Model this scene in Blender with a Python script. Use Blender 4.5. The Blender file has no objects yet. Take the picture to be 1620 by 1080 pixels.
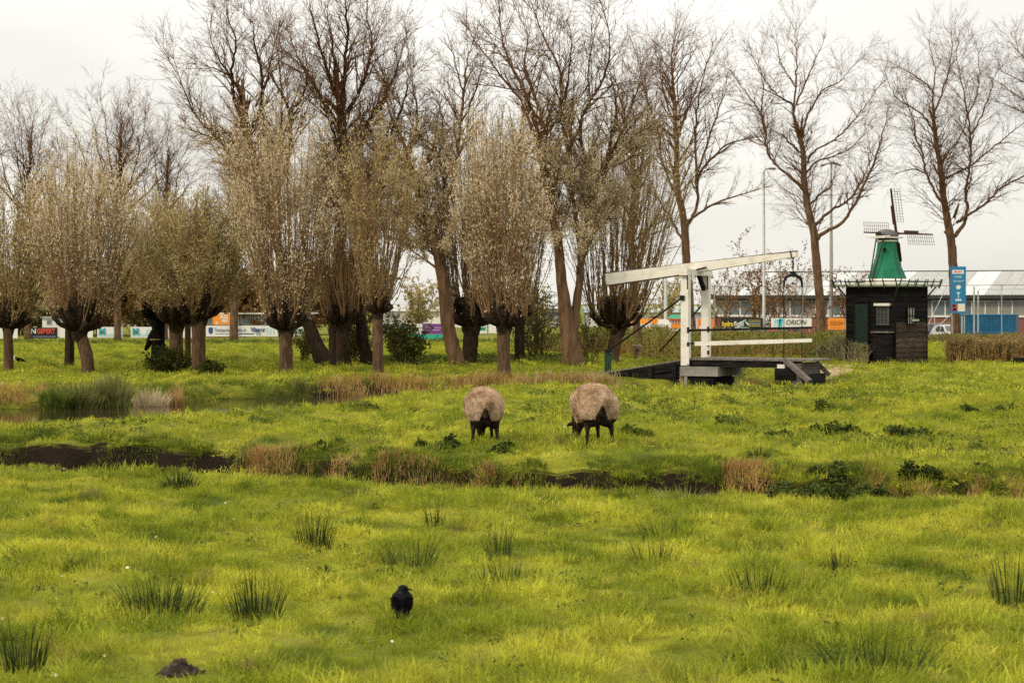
import bpy, math, random
import numpy as np
from mathutils import Vector, Matrix
R = math.radians
SC = bpy.context.scene
COL = SC.collection
rng = np.random.default_rng(7)
rnd = random.Random(11)

# ------------------------------------------------------------------ camera
CAM_H = 2.2            # eye height above the meadow
FPX = 3150.0           # 70 mm on a 36 mm sensor, in pixels of the 1620 px wide photograph
cam_d = bpy.data.cameras.new('camera')
cam_d.lens = 70.0; cam_d.sensor_width = 36.0
cam_d.shift_y = -60.0 / 1620.0
cam_d.clip_start = 0.5; cam_d.clip_end = 6000
cam_d.dof.use_dof = True; cam_d.dof.focus_distance = 31.0; cam_d.dof.aperture_fstop = 5.6
cam = bpy.data.objects.new('camera', cam_d)
cam.location = (0, 0, CAM_H); cam.rotation_euler = (R(90), 0, 0)
COL.objects.link(cam); SC.camera = cam

# ------------------------------------------------------------------ overcast daylight
SUN_EL, SUN_AZ = 42.0, -118.0      # azimuth from straight ahead (+Y), negative to the left: over the left shoulder
world = bpy.data.worlds.new('World'); SC.world = world; world.use_nodes = True
wn = world.node_tree.nodes; wl = world.node_tree.links
for n in list(wn): wn.remove(n)
def N(nt, t, **kw):
    n = nt.nodes.new(t)
    for k, v in kw.items(): setattr(n, k, v)
    return n
wt = world.node_tree
sky = N(wt, 'ShaderNodeTexSky', sky_type='NISHITA', sun_disc=False)
sky.sun_elevation = R(SUN_EL); sky.sun_rotation = R(SUN_AZ)
tc = N(wt, 'ShaderNodeTexCoord')
sep = N(wt, 'ShaderNodeSeparateXYZ'); wl.new(tc.outputs['Generated'], sep.inputs[0])
# CIE overcast: zenith brighter than the horizon
ovc = N(wt, 'ShaderNodeMapRange'); ovc.inputs['From Min'].default_value = 0; ovc.inputs['From Max'].default_value = 1
ovc.inputs['To Min'].default_value = 5.6; ovc.inputs['To Max'].default_value = 14.0
wl.new(sep.outputs['Z'], ovc.inputs['Value'])
mp = N(wt, 'ShaderNodeMapping'); mp.inputs['Scale'].default_value = (1.0, 1.0, 3.6)
wl.new(tc.outputs['Generated'], mp.inputs['Vector'])
cn = N(wt, 'ShaderNodeTexNoise'); cn.inputs['Scale'].default_value = 3.1; cn.inputs['Detail'].default_value = 4; cn.inputs['Roughness'].default_value = 0.45
wl.new(mp.outputs[0], cn.inputs['Vector'])
cr = N(wt, 'ShaderNodeMapRange'); cr.inputs['From Min'].default_value = 0.35; cr.inputs['From Max'].default_value = 0.65
cr.inputs['To Min'].default_value = 0.86; cr.inputs['To Max'].default_value = 1.09
wl.new(cn.outputs['Fac'], cr.inputs['Value'])
mul = N(wt, 'ShaderNodeMath', operation='MULTIPLY'); wl.new(ovc.outputs[0], mul.inputs[0]); wl.new(cr.outputs[0], mul.inputs[1])
cc = N(wt, 'ShaderNodeMix', data_type='RGBA'); cc.inputs['A'].default_value = (1.0, 0.935, 0.850, 1); cc.inputs['B'].default_value = (1.0, 0.968, 0.890, 1)
wl.new(cr.outputs[0], cc.inputs['Factor'])
sc_ = N(wt, 'ShaderNodeVectorMath', operation='SCALE'); wl.new(cc.outputs['Result'], sc_.inputs[0]); wl.new(mul.outputs[0], sc_.inputs['Scale'])
mixw = N(wt, 'ShaderNodeMix', data_type='RGBA'); mixw.inputs['Factor'].default_value = 0.94
wl.new(sky.outputs[0], mixw.inputs['A']); wl.new(sc_.outputs[0], mixw.inputs['B'])
bg = N(wt, 'ShaderNodeBackground'); bg.inputs['Strength'].default_value = 0.10
wl.new(mixw.outputs['Result'], bg.inputs['Color'])
wo = N(wt, 'ShaderNodeOutputWorld'); wl.new(bg.outputs[0], wo.inputs['Surface'])

sun_d = bpy.data.lights.new('sun', 'SUN'); sun_d.energy = 1.5; sun_d.angle = R(10); sun_d.color = (1.0, 0.86, 0.62)
sun = bpy.data.objects.new('sun', sun_d); COL.objects.link(sun)
sv = Vector((math.sin(R(SUN_AZ)) * math.cos(R(SUN_EL)), math.cos(R(SUN_AZ)) * math.cos(R(SUN_EL)), math.sin(R(SUN_EL))))
sun.rotation_euler = sv.to_track_quat('Z', 'Y').to_euler(); sun.location = (-20, 10, 40)

SC.view_settings.view_transform = 'Standard'; SC.view_settings.look = 'None'
SC.view_settings.exposure = 0.70; SC.view_settings.gamma = 1.0; SC.view_settings.use_curve_mapping = False
SC.render.engine = 'CYCLES'
SC.cycles.max_bounces = 5; SC.cycles.diffuse_bounces = 3; SC.cycles.glossy_bounces = 2
SC.cycles.transmission_bounces = 3; SC.cycles.transparent_max_bounces = 4
SC.cycles.use_denoising = False

# ------------------------------------------------------------------ helpers
def px(x, y, d):      # a place seen at photo pixel (x, y) standing d metres away
    return Vector(((x - 810) / FPX * d, d, CAM_H - (y - 480) / FPX * d))
def gd(y, z=0.0): return (CAM_H - z) * FPX / (y - 480.0)   # distance of ground at height z seen on photo row y
def gdh(cx, y):     # distance at which the bumpy ground really is seen at photo pixel (cx, y)
    d = gd(y)
    for _ in range(12):
        z = hz((cx - 810) / FPX * d, d); d += .6 * ((CAM_H - z) * FPX / (y - 480.0) - d)
    return d
def hash2(ix, iy, s):
    h = (ix * 374761393 + iy * 668265263 + s * 1442695041) & 0xffffffff
    h = ((h ^ (h >> 13)) * 1274126177) & 0xffffffff
    return ((h ^ (h >> 16)) & 0xffff) / 65535.0
def vnoise(x, y, s=0):
    x = np.asarray(x, float); y = np.asarray(y, float)
    xi = np.floor(x).astype(np.int64); yi = np.floor(y).astype(np.int64)
    fx = x - xi; fy = y - yi
    fx = fx * fx * (3 - 2 * fx); fy = fy * fy * (3 - 2 * fy)
    a = hash2(xi, yi, s); b = hash2(xi + 1, yi, s); c = hash2(xi, yi + 1, s); d = hash2(xi + 1, yi + 1, s)
    return (a * (1 - fx) + b * fx) * (1 - fy) + (c * (1 - fx) + d * fx) * fy
def sstep(a, b, v):
    t = np.clip((v - a) / (b - a), 0, 1); return t * t * (3 - 2 * t)

def link(name, me, parent=None, kind=None):
    o = bpy.data.objects.new(name, me); COL.objects.link(o)
    if parent is not None: o.parent = parent
    if kind: o['kind'] = kind
    return o
def tag(o, label, cat, group=None):
    o['label'] = label; o['category'] = cat
    if group: o['group'] = group
    return o
def thing(name, label, cat, loc=(0, 0, 0), rz=0.0, group=None):
    o = bpy.data.objects.new(name, None); COL.objects.link(o); o.empty_display_size = 0.3
    o.location = loc; o.rotation_euler = (0, 0, rz)
    return tag(o, label, cat, group)
def npmesh(name, V, F, mat, smooth=False):
    V = np.asarray(V, dtype=np.float32); F = np.asarray(F, dtype=np.int32)
    me = bpy.data.meshes.new(name); k = F.shape[1]
    me.vertices.add(len(V)); me.vertices.foreach_set('co', V.ravel())
    me.loops.add(F.size); me.loops.foreach_set('vertex_index', F.ravel())
    me.polygons.add(len(F)); me.polygons.foreach_set('loop_start', np.arange(0, F.size, k, dtype=np.int32))
    if smooth: me.polygons.foreach_set('use_smooth', np.ones(len(F), bool))
    me.update(); me.validate()
    for m in (mat if isinstance(mat, (list, tuple)) else [mat]): me.materials.append(m)
    return me
class MB:
    def __init__(s): s.v = []; s.f = []
    def add(s, vs, fs):
        b = len(s.v); s.v += [tuple(v) for v in vs]; s.f += [tuple(i + b for i in f) for f in fs]; return s
    def hexa(s, c):     # 8 corners, bottom 4 then top 4
        return s.add(c, [(0, 3, 2, 1), (4, 5, 6, 7), (0, 1, 5, 4), (1, 2, 6, 5), (2, 3, 7, 6), (3, 0, 4, 7)])
    def box(s, x0, x1, y0, y1, z0, z1):
        return s.hexa([(x0, y0, z0), (x1, y0, z0), (x1, y1, z0), (x0, y1, z0), (x0, y0, z1), (x1, y0, z1), (x1, y1, z1), (x0, y1, z1)])
    def bar(s, p, q, w, h, w2=None, h2=None, up=(0, 0, 1)):   # w sideways, h along up
        p = Vector(p); q = Vector(q); d = (q - p).normalized(); u = Vector(up)
        sd = d.cross(u)
        if sd.length < 1e-4: sd = d.cross(Vector((1, 0, 0)))
        sd.normalize(); u = sd.cross(d).normalized()
        w2 = w if w2 is None else w2; h2 = h if h2 is None else h2
        c = []
        for (o, a, b) in ((p, w, h), (q, w2, h2)):
            c += [o - sd * a / 2 - u * b / 2, o + sd * a / 2 - u * b / 2, o + sd * a / 2 + u * b / 2, o - sd * a / 2 + u * b / 2]
        return s.hexa(c)
    def tube(s, pts, rad, n=8, cap=True, bump=0.0, seed=0):
        pts = [Vector(p) for p in pts]; b = len(s.v); m = len(pts)
        if not hasattr(rad, '__len__'): rad = [rad] * m
        ref = Vector((0.3, 1, 0.1)).normalized(); rr = random.Random(seed)
        ph = [rr.uniform(0, 6.28) for _ in range(4)]
        for i, p in enumerate(pts):
            t = (pts[min(i + 1, m - 1)] - pts[max(i - 1, 0)]).normalized()
            a = t.cross(ref)
            if a.length < 1e-3: a = t.cross(Vector((1, 0, 0)))
            a.normalize(); c = t.cross(a).normalized(); ref = a.cross(t).normalized() if False else ref
            for k in range(n):
                th = 2 * math.pi * k / n; r = rad[i]
                if bump: r *= 1 + bump * (math.sin(3 * th + ph[0] + i * .35) * .5 + math.sin(5 * th + ph[1] - i * .5) * .35 + rr.uniform(-.4, .4))
                s.v.append(tuple(p + a * (math.cos(th) * r) + c * (math.sin(th) * r)))
        for i in range(m - 1):
            for k in range(n):
                k2 = (k + 1) % n
                s.f.append((b + i * n + k, b + i * n + k2, b + (i + 1) * n + k2, b + (i + 1) * n + k))
        if cap:
            s.f.append(tuple(b + k for k in range(n))[::-1]); s.f.append(tuple(b + (m - 1) * n + k for k in range(n)))
        return s
    def lathe(s, prof, c, n=16):      # prof: (r, z)
        b = len(s.v); cx, cy, cz = c
        for r, z in prof:
            for k in range(n):
                th = 2 * math.pi * (k + .5) / n; s.v.append((cx + r * math.cos(th), cy + r * math.sin(th), cz + z))
        for i in range(len(prof) - 1):
            for k in range(n):
                k2 = (k + 1) % n; s.f.append((b + i * n + k, b + i * n + k2, b + (i + 1) * n + k2, b + (i + 1) * n + k))
        s.f.append(tuple(b + k for k in range(n))[::-1]); s.f.append(tuple(b + (len(prof) - 1) * n + k for k in range(n)))
        return s
    def mesh(s, name, mat, smooth=False, off=None):
        me = bpy.data.meshes.new(name)
        v = s.v if off is None else [(a - off[0], b - off[1], c - off[2]) for a, b, c in s.v]
        me.from_pydata(v, [], s.f); me.update()
        for m in (mat if isinstance(mat, (list, tuple)) else [mat]): me.materials.append(m)
        if smooth: me.polygons.foreach_set('use_smooth', [True] * len(me.polygons))
        return me
    def build(s, name, mat, parent=None, smooth=False, off=None, kind=None):
        return link(name, s.mesh(name, mat, smooth, off), parent, kind)
def mb(): return MB()

# ------------------------------------------------------------------ materials
MATS = {}
def mat(name, col, rough=0.8, col2=None, scale=5.0, detail=4.0, lo=0.35, hi=0.65, coord='Object', vscale=(1, 1, 1), metal=0.0,
        bump=0.0, bscale=None, transl=0.0, spec=0.3, rand=0.0, emit=None):
    m = bpy.data.materials.new(name); m.use_nodes = True; nt = m.node_tree; b = nt.nodes['Principled BSDF']
    MATS[name] = m
    b.inputs['Roughness'].default_value = rough; b.inputs['Metallic'].default_value = metal
    b.inputs['Specular IOR Level'].default_value = spec
    c4 = (*col, 1)
    src = None
    if coord == 'World':
        g = N(nt, 'ShaderNodeNewGeometry'); co = g.outputs['Position']
    else:
        t = N(nt, 'ShaderNodeTexCoord'); co = t.outputs[coord]
    if col2 is not None or bump:
        mp = N(nt, 'ShaderNodeMapping'); mp.inputs['Scale'].default_value = vscale; nt.links.new(co, mp.inputs['Vector'])
    if col2 is not None:
        nz = N(nt, 'ShaderNodeTexNoise'); nz.inputs['Scale'].default_value = scale; nz.inputs['Detail'].default_value = detail; nz.inputs['Roughness'].default_value = 0.6
        nt.links.new(mp.outputs[0], nz.inputs['Vector'])
        mr = N(nt, 'ShaderNodeMapRange'); mr.inputs['From Min'].default_value = lo; mr.inputs['From Max'].default_value = hi
        nt.links.new(nz.outputs['Fac'], mr.inputs['Value'])
        mx = N(nt, 'ShaderNodeMix', data_type='RGBA'); mx.inputs['A'].default_value = c4; mx.inputs['B'].default_value = (*col2, 1)
        nt.links.new(mr.outputs[0], mx.inputs['Factor']); src = mx.outputs['Result']
    if rand:
        oi = N(nt, 'ShaderNodeObjectInfo'); mr2 = N(nt, 'ShaderNodeMapRange')
        mr2.inputs['To Min'].default_value = 1 - rand; mr2.inputs['To Max'].default_value = 1 + rand
        nt.links.new(oi.outputs['Random'], mr2.inputs['Value'])
        vm = N(nt, 'ShaderNodeVectorMath', operation='SCALE')
        if src is None: vm.inputs[0].default_value = col
        else: nt.links.new(src, vm.inputs[0])
        nt.links.new(mr2.outputs[0], vm.inputs['Scale']); src = vm.outputs[0]
    if src is not None: nt.links.new(src, b.inputs['Base Color'])
    else: b.inputs['Base Color'].default_value = c4
    if bump:
        bn = N(nt, 'ShaderNodeTexNoise'); bn.inputs['Scale'].default_value = bscale or scale * 2; bn.inputs['Detail'].default_value = 5
        nt.links.new(mp.outputs[0], bn.inputs['Vector'])
        bp = N(nt, 'ShaderNodeBump'); bp.inputs['Strength'].default_value = 0.8; bp.inputs['Distance'].default_value = bump
        nt.links.new(bn.outputs['Fac'], bp.inputs['Height']); nt.links.new(bp.outputs[0], b.inputs['Normal'])
    if transl:
        tr = N(nt, 'ShaderNodeBsdfTranslucent')
        if src is not None: nt.links.new(src, tr.inputs['Color'])
        else: tr.inputs['Color'].default_value = c4
        ms = N(nt, 'ShaderNodeMixShader'); ms.inputs[0].default_value = transl
        nt.links.new(b.outputs[0], ms.inputs[1]); nt.links.new(tr.outputs[0], ms.inputs[2])
        nt.links.new(ms.outputs[0], nt.nodes['Material Output'].inputs['Surface'])
    return m
M_bark = mat('willow_bark', (0.052, 0.031, 0.018), 0.95, (0.140, 0.088, 0.052), 6, 6, vscale=(3, 3, 0.6), bump=0.03, bscale=9, spec=.1)
M_barkd = mat('dark_bark', (0.014, 0.010, 0.007), 0.95, (0.050, 0.032, 0.020), 6, 6, vscale=(3, 3, 0.6), bump=0.03, bscale=9, spec=.1)
M_black = mat('near_black_bark', (.005, .0045, .005), .95, (.014, .011, .010), 6, 5, vscale=(3, 3, .6), bump=.02, spec=.04)  # near-black tone for a single pollard
M_head = mat('pollard_head_bark', (0.016, 0.011, 0.008), 1.0, (0.060, 0.040, 0.025), 9, 6, bump=0.04, bscale=14, spec=.05)
M_rod = mat('withy_bark', (0.155, 0.088, 0.042), 0.85, (0.28, 0.175, 0.085), 1.2, 3, spec=.15)
M_twig = mat('bare_twig_bark', (0.085, 0.040, 0.018), 0.9, (0.19, 0.098, 0.046), 1.4, 4, spec=.1)
M_limb = mat('grey_brown_bark', (0.064, 0.036, 0.020), 0.95, (0.165, 0.100, 0.058), 3, 6, vscale=(2, 2, .5), bump=0.02, bscale=8, spec=.1)
M_silver = mat('silvery_willow_leaf', (0.44, 0.35, 0.19), 0.7, (0.80, 0.69, 0.49), 1.7, 5, .36, .64, transl=.42, spec=.12)
M_olive = mat('olive_willow_leaf', (0.30, 0.245, 0.085), 0.7, (0.58, 0.49, 0.26), 1.9, 5, .36, .66, transl=.42, spec=.1)
M_brownleaf = mat('dry_brown_leaf', (0.17, 0.083, 0.028), 0.7, (0.32, 0.20, 0.08), 1.5, 4, transl=.3, spec=.08)
M_ivy = mat('dark_ivy_leaf', (0.026, 0.034, 0.008), 0.7, (0.085, 0.088, 0.020), 3, 4, transl=.15, spec=.06)
M_bush = mat('bush_leaf', (0.075, 0.085, 0.018), 0.6, (0.24, 0.22, 0.065), 1.1, 4, transl=.3, spec=.06)
M_white = mat('white_paint', (0.68, 0.65, 0.59), 0.6, (0.46, 0.40, 0.31), 3.5, 7, .50, .80, vscale=(1, 1, 1), bump=.003, bscale=12)
M_iron = mat('black_iron', (0.010, 0.009, 0.010), 0.7, spec=.12)
M_tar = mat('tarred_timber', (0.006, 0.0055, 0.006), 0.85, (0.026, 0.022, 0.020), 3, 5, .4, .78, vscale=(.6, .6, 6), bump=.01, rand=.3, spec=.06)
M_greywood = mat('weathered_grey_wood', (0.075, 0.065, 0.058), 0.85, (0.17, 0.145, 0.125), 4, 5, vscale=(1, 1, 5), bump=.005, rand=.15)
M_brownwood = mat('brown_wood', (0.15, 0.095, 0.06), 0.85, (0.27, 0.18, 0.115), 4, 5, vscale=(4, 4, 1), bump=.005)
M_conc = mat('grey_concrete', (0.15, 0.14, 0.125), 0.9, (0.25, 0.235, 0.205), 3, 5, bump=.01)
M_steel = mat('galvanised_steel', (0.42, 0.42, 0.40), 0.5, (0.32, 0.32, 0.31), 2, 3, metal=.3)
# ------------------------------------------------------------------ terrain
D2X = np.array([-40, -7.1, -4.8, -3.3, -1.6, .67, 1.9, 3.6, 5.9, 40.])
D2L = np.array([28.4, 27.7, 26.6, 25.6, 24.4, 23.6, 23.6, 23.6, 23.4, 22.])     # near lip of the field ditch
D2B = np.array([3.3, 3.2, 3.0, 2.6, 2.3, 2.0, 1.9, 1.5, 1.0, 1.0])            # width to the foot of the far bank
D2R = np.array([.5, .5, .6, 2.2, 3.2, 3.6, 3.6, 3.4, 3.2, 3.0])              # run of the far bank
D2D = np.array([.60, .60, .60, .58, .57, .56, .54, .36, .26, .2])
CAN = [(-60, 43.3, 3.9), (-11, 44.9, 3.8), (-8, 45.9, 3.9), (-5, 50.6, 3.9), (-2.5, 54.0, 2.8), (0.5, 55.2, 2.0), (3.6, 55.9, 2.0), (5.8, 56.6, 1.9),
       (6.7, 58.6, 1.6), (7.0, 64, 1.6), (7.2, 74, 1.6), (3, 88, 1.5), (-20, 97, 1.5), (-60, 99, 1.5)]
def canal(x, y):
    best = np.full(np.shape(x), -1e9)
    for (a, b, w0), (c, d, w1) in zip(CAN[:-1], CAN[1:]):
        t = np.clip(((x - a) * (c - a) + (y - b) * (d - b)) / ((c - a) ** 2 + (d - b) ** 2), 0, 1)
        di = np.hypot(x - a - t * (c - a), y - b - t * (d - b))
        best = np.maximum(best, w0 + t * (w1 - w0) - di)
    return best      # metres inside the bank line
def wobble(x): return (vnoise(x * 1.1, x * 0 + 3, 5) - .5) * .7 + (vnoise(x * 2.9, x * 0 + 9, 6) - .5) * .45
def ditch(x, y):
    wob = wobble(x)
    t = y - np.interp(x, D2X, D2L) - wob * .35
    b = np.interp(x, D2X, D2B) + wob * .9; r = np.interp(x, D2X, D2R); dd = np.interp(x, D2X, D2D)
    rise = sstep(0, .62, t - b)
    lift = np.interp(x, [-40, -4.8, 1.9, 3.6, 6, 40], [.10, .13, .17, .12, .08, .08])
    top = lift * sstep(.1, 2.6, t - b) * (1 - sstep(2, 15, t - b - .6)) + .07 * sstep(.3, .8, t - b) * (1 - sstep(.8, 2.2, t - b)) * (vnoise(x * 1.6, y * .3, 8) - .3)
    return -dd * sstep(0, .55, t) * (1 - rise) + top - .05 * sstep(-1.6, 0, t) * (1 - sstep(0, .5, t))
def height(x, y):
    x = np.asarray(x, float); y = np.asarray(y, float)
    z = (vnoise(x * .16, y * .16, 1) - .5) * .16
    am = np.where(y < 25, .075, np.where(y < 45, .13, .08)) * (y < 140)
    z = z + am * ((vnoise(x * 1.35, y * 1.1, 2) - .5) * 1.2 + (vnoise(x * 3.3, y * 2.8, 3) - .5) * .9)
    c = canal(x, y) + (vnoise(x * .9, y * .9, 4) - .5) * .6
    z = z * (1 - sstep(-1, 1, c)) - .80 * sstep(-.1, 1.5, c)
    z = z + ditch(x, y)
    # the pasture runs gently down to the canal on the left
    yc = np.interp(x, [a for a, b, w in CAN[:8]], [b - w for a, b, w in CAN[:8]])
    z = z - (.42 + .8 * z) * np.clip((y - (yc - 9)) / 8.5, 0, 1) ** .95 * (y < yc + 1) * (1 - sstep(-4.5, -1.5, x)) * (1 - sstep(-.2, 1.2, c))
    z = z - .48 * np.clip((y - 50.0) / 4.5, 0, 1) * (1 - sstep(55, 58.5, y)) * sstep(1.6, 3, x) * (1 - sstep(8.6, 10.5, x)) * (1 - sstep(-.2, 1.2, c))
    z = z - .9 * sstep(144, 150, y) * sstep(14, 20, x) * (1 - sstep(260, 420, y))
    # a low rise with rough grass behind the willows
    z = z + .12 * sstep(66, 78, y) * (1 - sstep(80, 110, y)) * (x < 5)
    return z
def hz(x, y): return float(height(np.array([x]), np.array([y]))[0])

xs = np.concatenate([[-2500, -1200, -600, -300, -180, -120, -80, -60, -48, -40, -35], np.arange(-30, -21, .9), np.arange(-21, 21.01, .16), np.arange(21.5, 31, .9), [35, 40, 48, 60, 80, 120, 180, 300, 600, 1200, 2500]])
ys = np.concatenate([[-400, -150, -60, -25, -10, 0, 4], np.arange(7, 26.6, .15), np.arange(26.6, 28.5, .055), np.arange(28.5, 34, .14), np.arange(34, 62, .18), np.arange(62, 110, .5), [112, 116, 122, 130, 140, 155, 170, 200, 260, 400, 700, 1300, 2500, 5000]])
X, Y = np.meshgrid(xs, ys)
face_y = np.interp(X, D2X, D2L) + np.interp(X, D2X, D2B) + 1.25 * wobble(X)      # the rows of the sheet follow the cut bank
Y = Y + (face_y - 27.2) * sstep(13, 25.5, Y) * (1 - sstep(29.5, 42, Y)); Z = height(X, Y)
nx, ny = len(xs), len(ys)
idx = np.arange(nx * ny).reshape(ny, nx)
F = np.stack([idx[:-1, :-1], idx[:-1, 1:], idx[1:, 1:], idx[1:, :-1]], -1).reshape(-1, 4)

def grass_colour_nodes(nt):
    """world-space meadow colour: yellow-green sheets, darker cool patches, straw and brown flecks"""
    g = N(nt, 'ShaderNodeNewGeometry'); L = nt.links
    def noise(scale, det=3, off=0):
        m = N(nt, 'ShaderNodeMapping'); m.inputs['Location'].default_value = (off, off * .7, 0); m.inputs['Scale'].default_value = (1, .8, 1)
        L.new(g.outputs['Position'], m.inputs['Vector'])
        n = N(nt, 'ShaderNodeTexNoise'); n.inputs['Scale'].default_value = scale; n.inputs['Detail'].default_value = det; L.new(m.outputs[0], n.inputs['Vector'])
        return n.outputs['Fac']
    def mix(a, b, f, lo, hi):
        r = N(nt, 'ShaderNodeMapRange', interpolation_type='SMOOTHSTEP'); r.inputs['From Min'].default_value = lo; r.inputs['From Max'].default_value = hi; L.new(f, r.inputs['Value'])
        x = N(nt, 'ShaderNodeMix', data_type='RGBA'); L.new(r.outputs[0], x.inputs['Factor'])
        for k, v in (('A', a), ('B', b)):
            if isinstance(v, tuple): x.inputs[k].default_value = (*v, 1)
            else: L.new(v, x.inputs[k])
        return x.outputs['Result']
    c = mix((0.226, 0.268, 0.020), (0.420, 0.418, 0.042), noise(.8, 5), .38, .62)
    c = mix(c, (0.115, 0.165, 0.012), noise(1.3, 4, 13), .52, .68)
    c = mix(c, (0.44, 0.42, 0.06), noise(1.9, 4, 31), .58, .74)
    c = mix(c, (0.24, 0.17, 0.07), noise(3.2, 5, 57), .60, .76)
    return c, g
def meadow_material():
    m = bpy.data.materials.new('meadow_ground'); m.use_nodes = True; nt = m.node_tree; b = nt.nodes['Principled BSDF']; L = nt.links
    c, g = grass_colour_nodes(nt)
    dk = N(nt, 'ShaderNodeVectorMath', operation='SCALE'); dk.inputs['Scale'].default_value = .42; L.new(c, dk.inputs[0])
    sp = N(nt, 'ShaderNodeSeparateXYZ'); L.new(g.outputs['True Normal'], sp.inputs[0])
    sz = N(nt, 'ShaderNodeSeparateXYZ'); L.new(g.outputs['Position'], sz.inputs[0])
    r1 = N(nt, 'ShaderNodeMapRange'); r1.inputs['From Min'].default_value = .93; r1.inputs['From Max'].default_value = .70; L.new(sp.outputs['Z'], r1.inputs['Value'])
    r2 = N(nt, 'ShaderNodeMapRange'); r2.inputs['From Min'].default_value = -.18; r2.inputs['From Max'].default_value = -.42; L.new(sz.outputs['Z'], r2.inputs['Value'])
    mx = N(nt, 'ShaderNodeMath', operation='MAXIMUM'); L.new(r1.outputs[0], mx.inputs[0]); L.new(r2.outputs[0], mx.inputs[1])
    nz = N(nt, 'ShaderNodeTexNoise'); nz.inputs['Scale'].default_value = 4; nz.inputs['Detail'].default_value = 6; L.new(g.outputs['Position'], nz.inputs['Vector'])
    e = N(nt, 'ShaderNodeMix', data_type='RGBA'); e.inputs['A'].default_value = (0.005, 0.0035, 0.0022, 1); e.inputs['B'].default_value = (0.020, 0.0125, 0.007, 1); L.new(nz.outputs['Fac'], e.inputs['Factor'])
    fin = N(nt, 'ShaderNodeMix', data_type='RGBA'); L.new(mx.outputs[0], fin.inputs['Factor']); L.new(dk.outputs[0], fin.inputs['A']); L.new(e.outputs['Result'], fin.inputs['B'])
    L.new(fin.outputs['Result'], b.inputs['Base Color']); b.inputs['Roughness'].default_value = .95; b.inputs['Specular IOR Level'].default_value = .1
    bp = N(nt, 'ShaderNodeBump'); bp.inputs['Distance'].default_value = .05; n2 = N(nt, 'ShaderNodeTexNoise'); n2.inputs['Scale'].default_value = 14; n2.inputs['Detail'].default_value = 6
    L.new(g.outputs['Position'], n2.inputs['Vector']); L.new(n2.outputs['Fac'], bp.inputs['Height']); L.new(bp.outputs[0], b.inputs['Normal'])
    return m
def grass_material(name, tint=(1, 1, 1), tr=.35):
    m = bpy.data.materials.new(name); m.use_nodes = True; nt = m.node_tree; b = nt.nodes['Principled BSDF']; L = nt.links
    c, g = grass_colour_nodes(nt)
    oi = N(nt, 'ShaderNodeObjectInfo'); r = N(nt, 'ShaderNodeMapRange'); r.inputs['To Min'].default_value = .62; r.inputs['To Max'].default_value = 1.38; L.new(oi.outputs['Random'], r.inputs['Value'])
    s = N(nt, 'ShaderNodeVectorMath', operation='SCALE'); L.new(c, s.inputs[0]); L.new(r.outputs[0], s.inputs['Scale'])
    t = N(nt, 'ShaderNodeVectorMath', operation='MULTIPLY'); t.inputs[1].default_value = tint; L.new(s.outputs[0], t.inputs[0])
    L.new(t.outputs[0], b.inputs['Base Color']); b.inputs['Roughness'].default_value = .6; b.inputs['Specular IOR Level'].default_value = .12
    tn = N(nt, 'ShaderNodeBsdfTranslucent'); L.new(t.outputs[0], tn.inputs['Color'])
    ms = N(nt, 'ShaderNodeMixShader'); ms.inputs[0].default_value = tr
    L.new(b.outputs[0], ms.inputs[1]); L.new(tn.outputs[0], ms.inputs[2]); L.new(ms.outputs[0], nt.nodes['Material Output'].inputs['Surface'])
    return m
M_meadow = meadow_material(); M_grass = grass_material('grass_blade')
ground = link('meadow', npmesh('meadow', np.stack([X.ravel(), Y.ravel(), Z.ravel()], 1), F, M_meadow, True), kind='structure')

# water: one still sheet lying in the canal and the ditch
def water_material():
    m = bpy.data.materials.new('still_ditch_water'); m.use_nodes = True; nt = m.node_tree; b = nt.nodes['Principled BSDF']; L = nt.links
    b.inputs['Base Color'].default_value = (0.028, 0.022, 0.012, 1); b.inputs['Roughness'].default_value = .06; b.inputs['IOR'].default_value = 1.33
    g = N(nt, 'ShaderNodeNewGeometry'); n = N(nt, 'ShaderNodeTexNoise'); n.inputs['Scale'].default_value = 2.2; n.inputs['Detail'].default_value = 4; L.new(g.outputs['Position'], n.inputs['Vector'])
    bp = N(nt, 'ShaderNodeBump'); bp.inputs['Distance'].default_value = .012; bp.inputs['Strength'].default_value = .5; L.new(n.outputs['Fac'], bp.inputs['Height']); L.new(bp.outputs[0], b.inputs['Normal'])
    return m
WATER_Z = -.34
mb().add([(-70, 20, WATER_Z), (70, 20, WATER_Z), (70, 112, WATER_Z), (-70, 112, WATER_Z)], [(0, 1, 2, 3)]).build('canal_water', water_material(), kind='structure')

# ------------------------------------------------------------------ blades and leaves (vectorised)
def blades(n, rad, h, w, lean, r, bend=.5):
    """a tuft of n curved blades round the origin: two quads each"""
    a = r.uniform(0, 2 * np.pi, n); q = rad * np.sqrt(r.uniform(0, 1, n)); bx = q * np.cos(a); by = q * np.sin(a)
    la = a + r.normal(0, .8, n); ln = np.abs(r.normal(0, lean, n)) + lean * .3; hh = h * r.uniform(.5, 1.1, n)
    fa = r.uniform(0, np.pi, n); wx = np.cos(fa) * w / 2 * r.uniform(.7, 1.3, n); wy = np.sin(fa) * w / 2
    V = np.zeros((n, 6, 3))
    for k, (t, ww) in enumerate(((0, 1.0), (.55, .8), (1, .15))):
        off = ln * hh * (t ** (1 + bend)); z = hh * t * (1 - .25 * ln * t)
        cx = bx + np.cos(la) * off; cy = by + np.sin(la) * off
        V[:, 2 * k] = np.stack([cx - wx * ww, cy - wy * ww, z], 1); V[:, 2 * k + 1] = np.stack([cx + wx * ww, cy + wy * ww, z], 1)
    b = np.arange(n)[:, None] * 6
    F = np.concatenate([b + [0, 1, 3, 2], b + [2, 3, 5, 4]])
    return V.reshape(-1, 3), F
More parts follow.
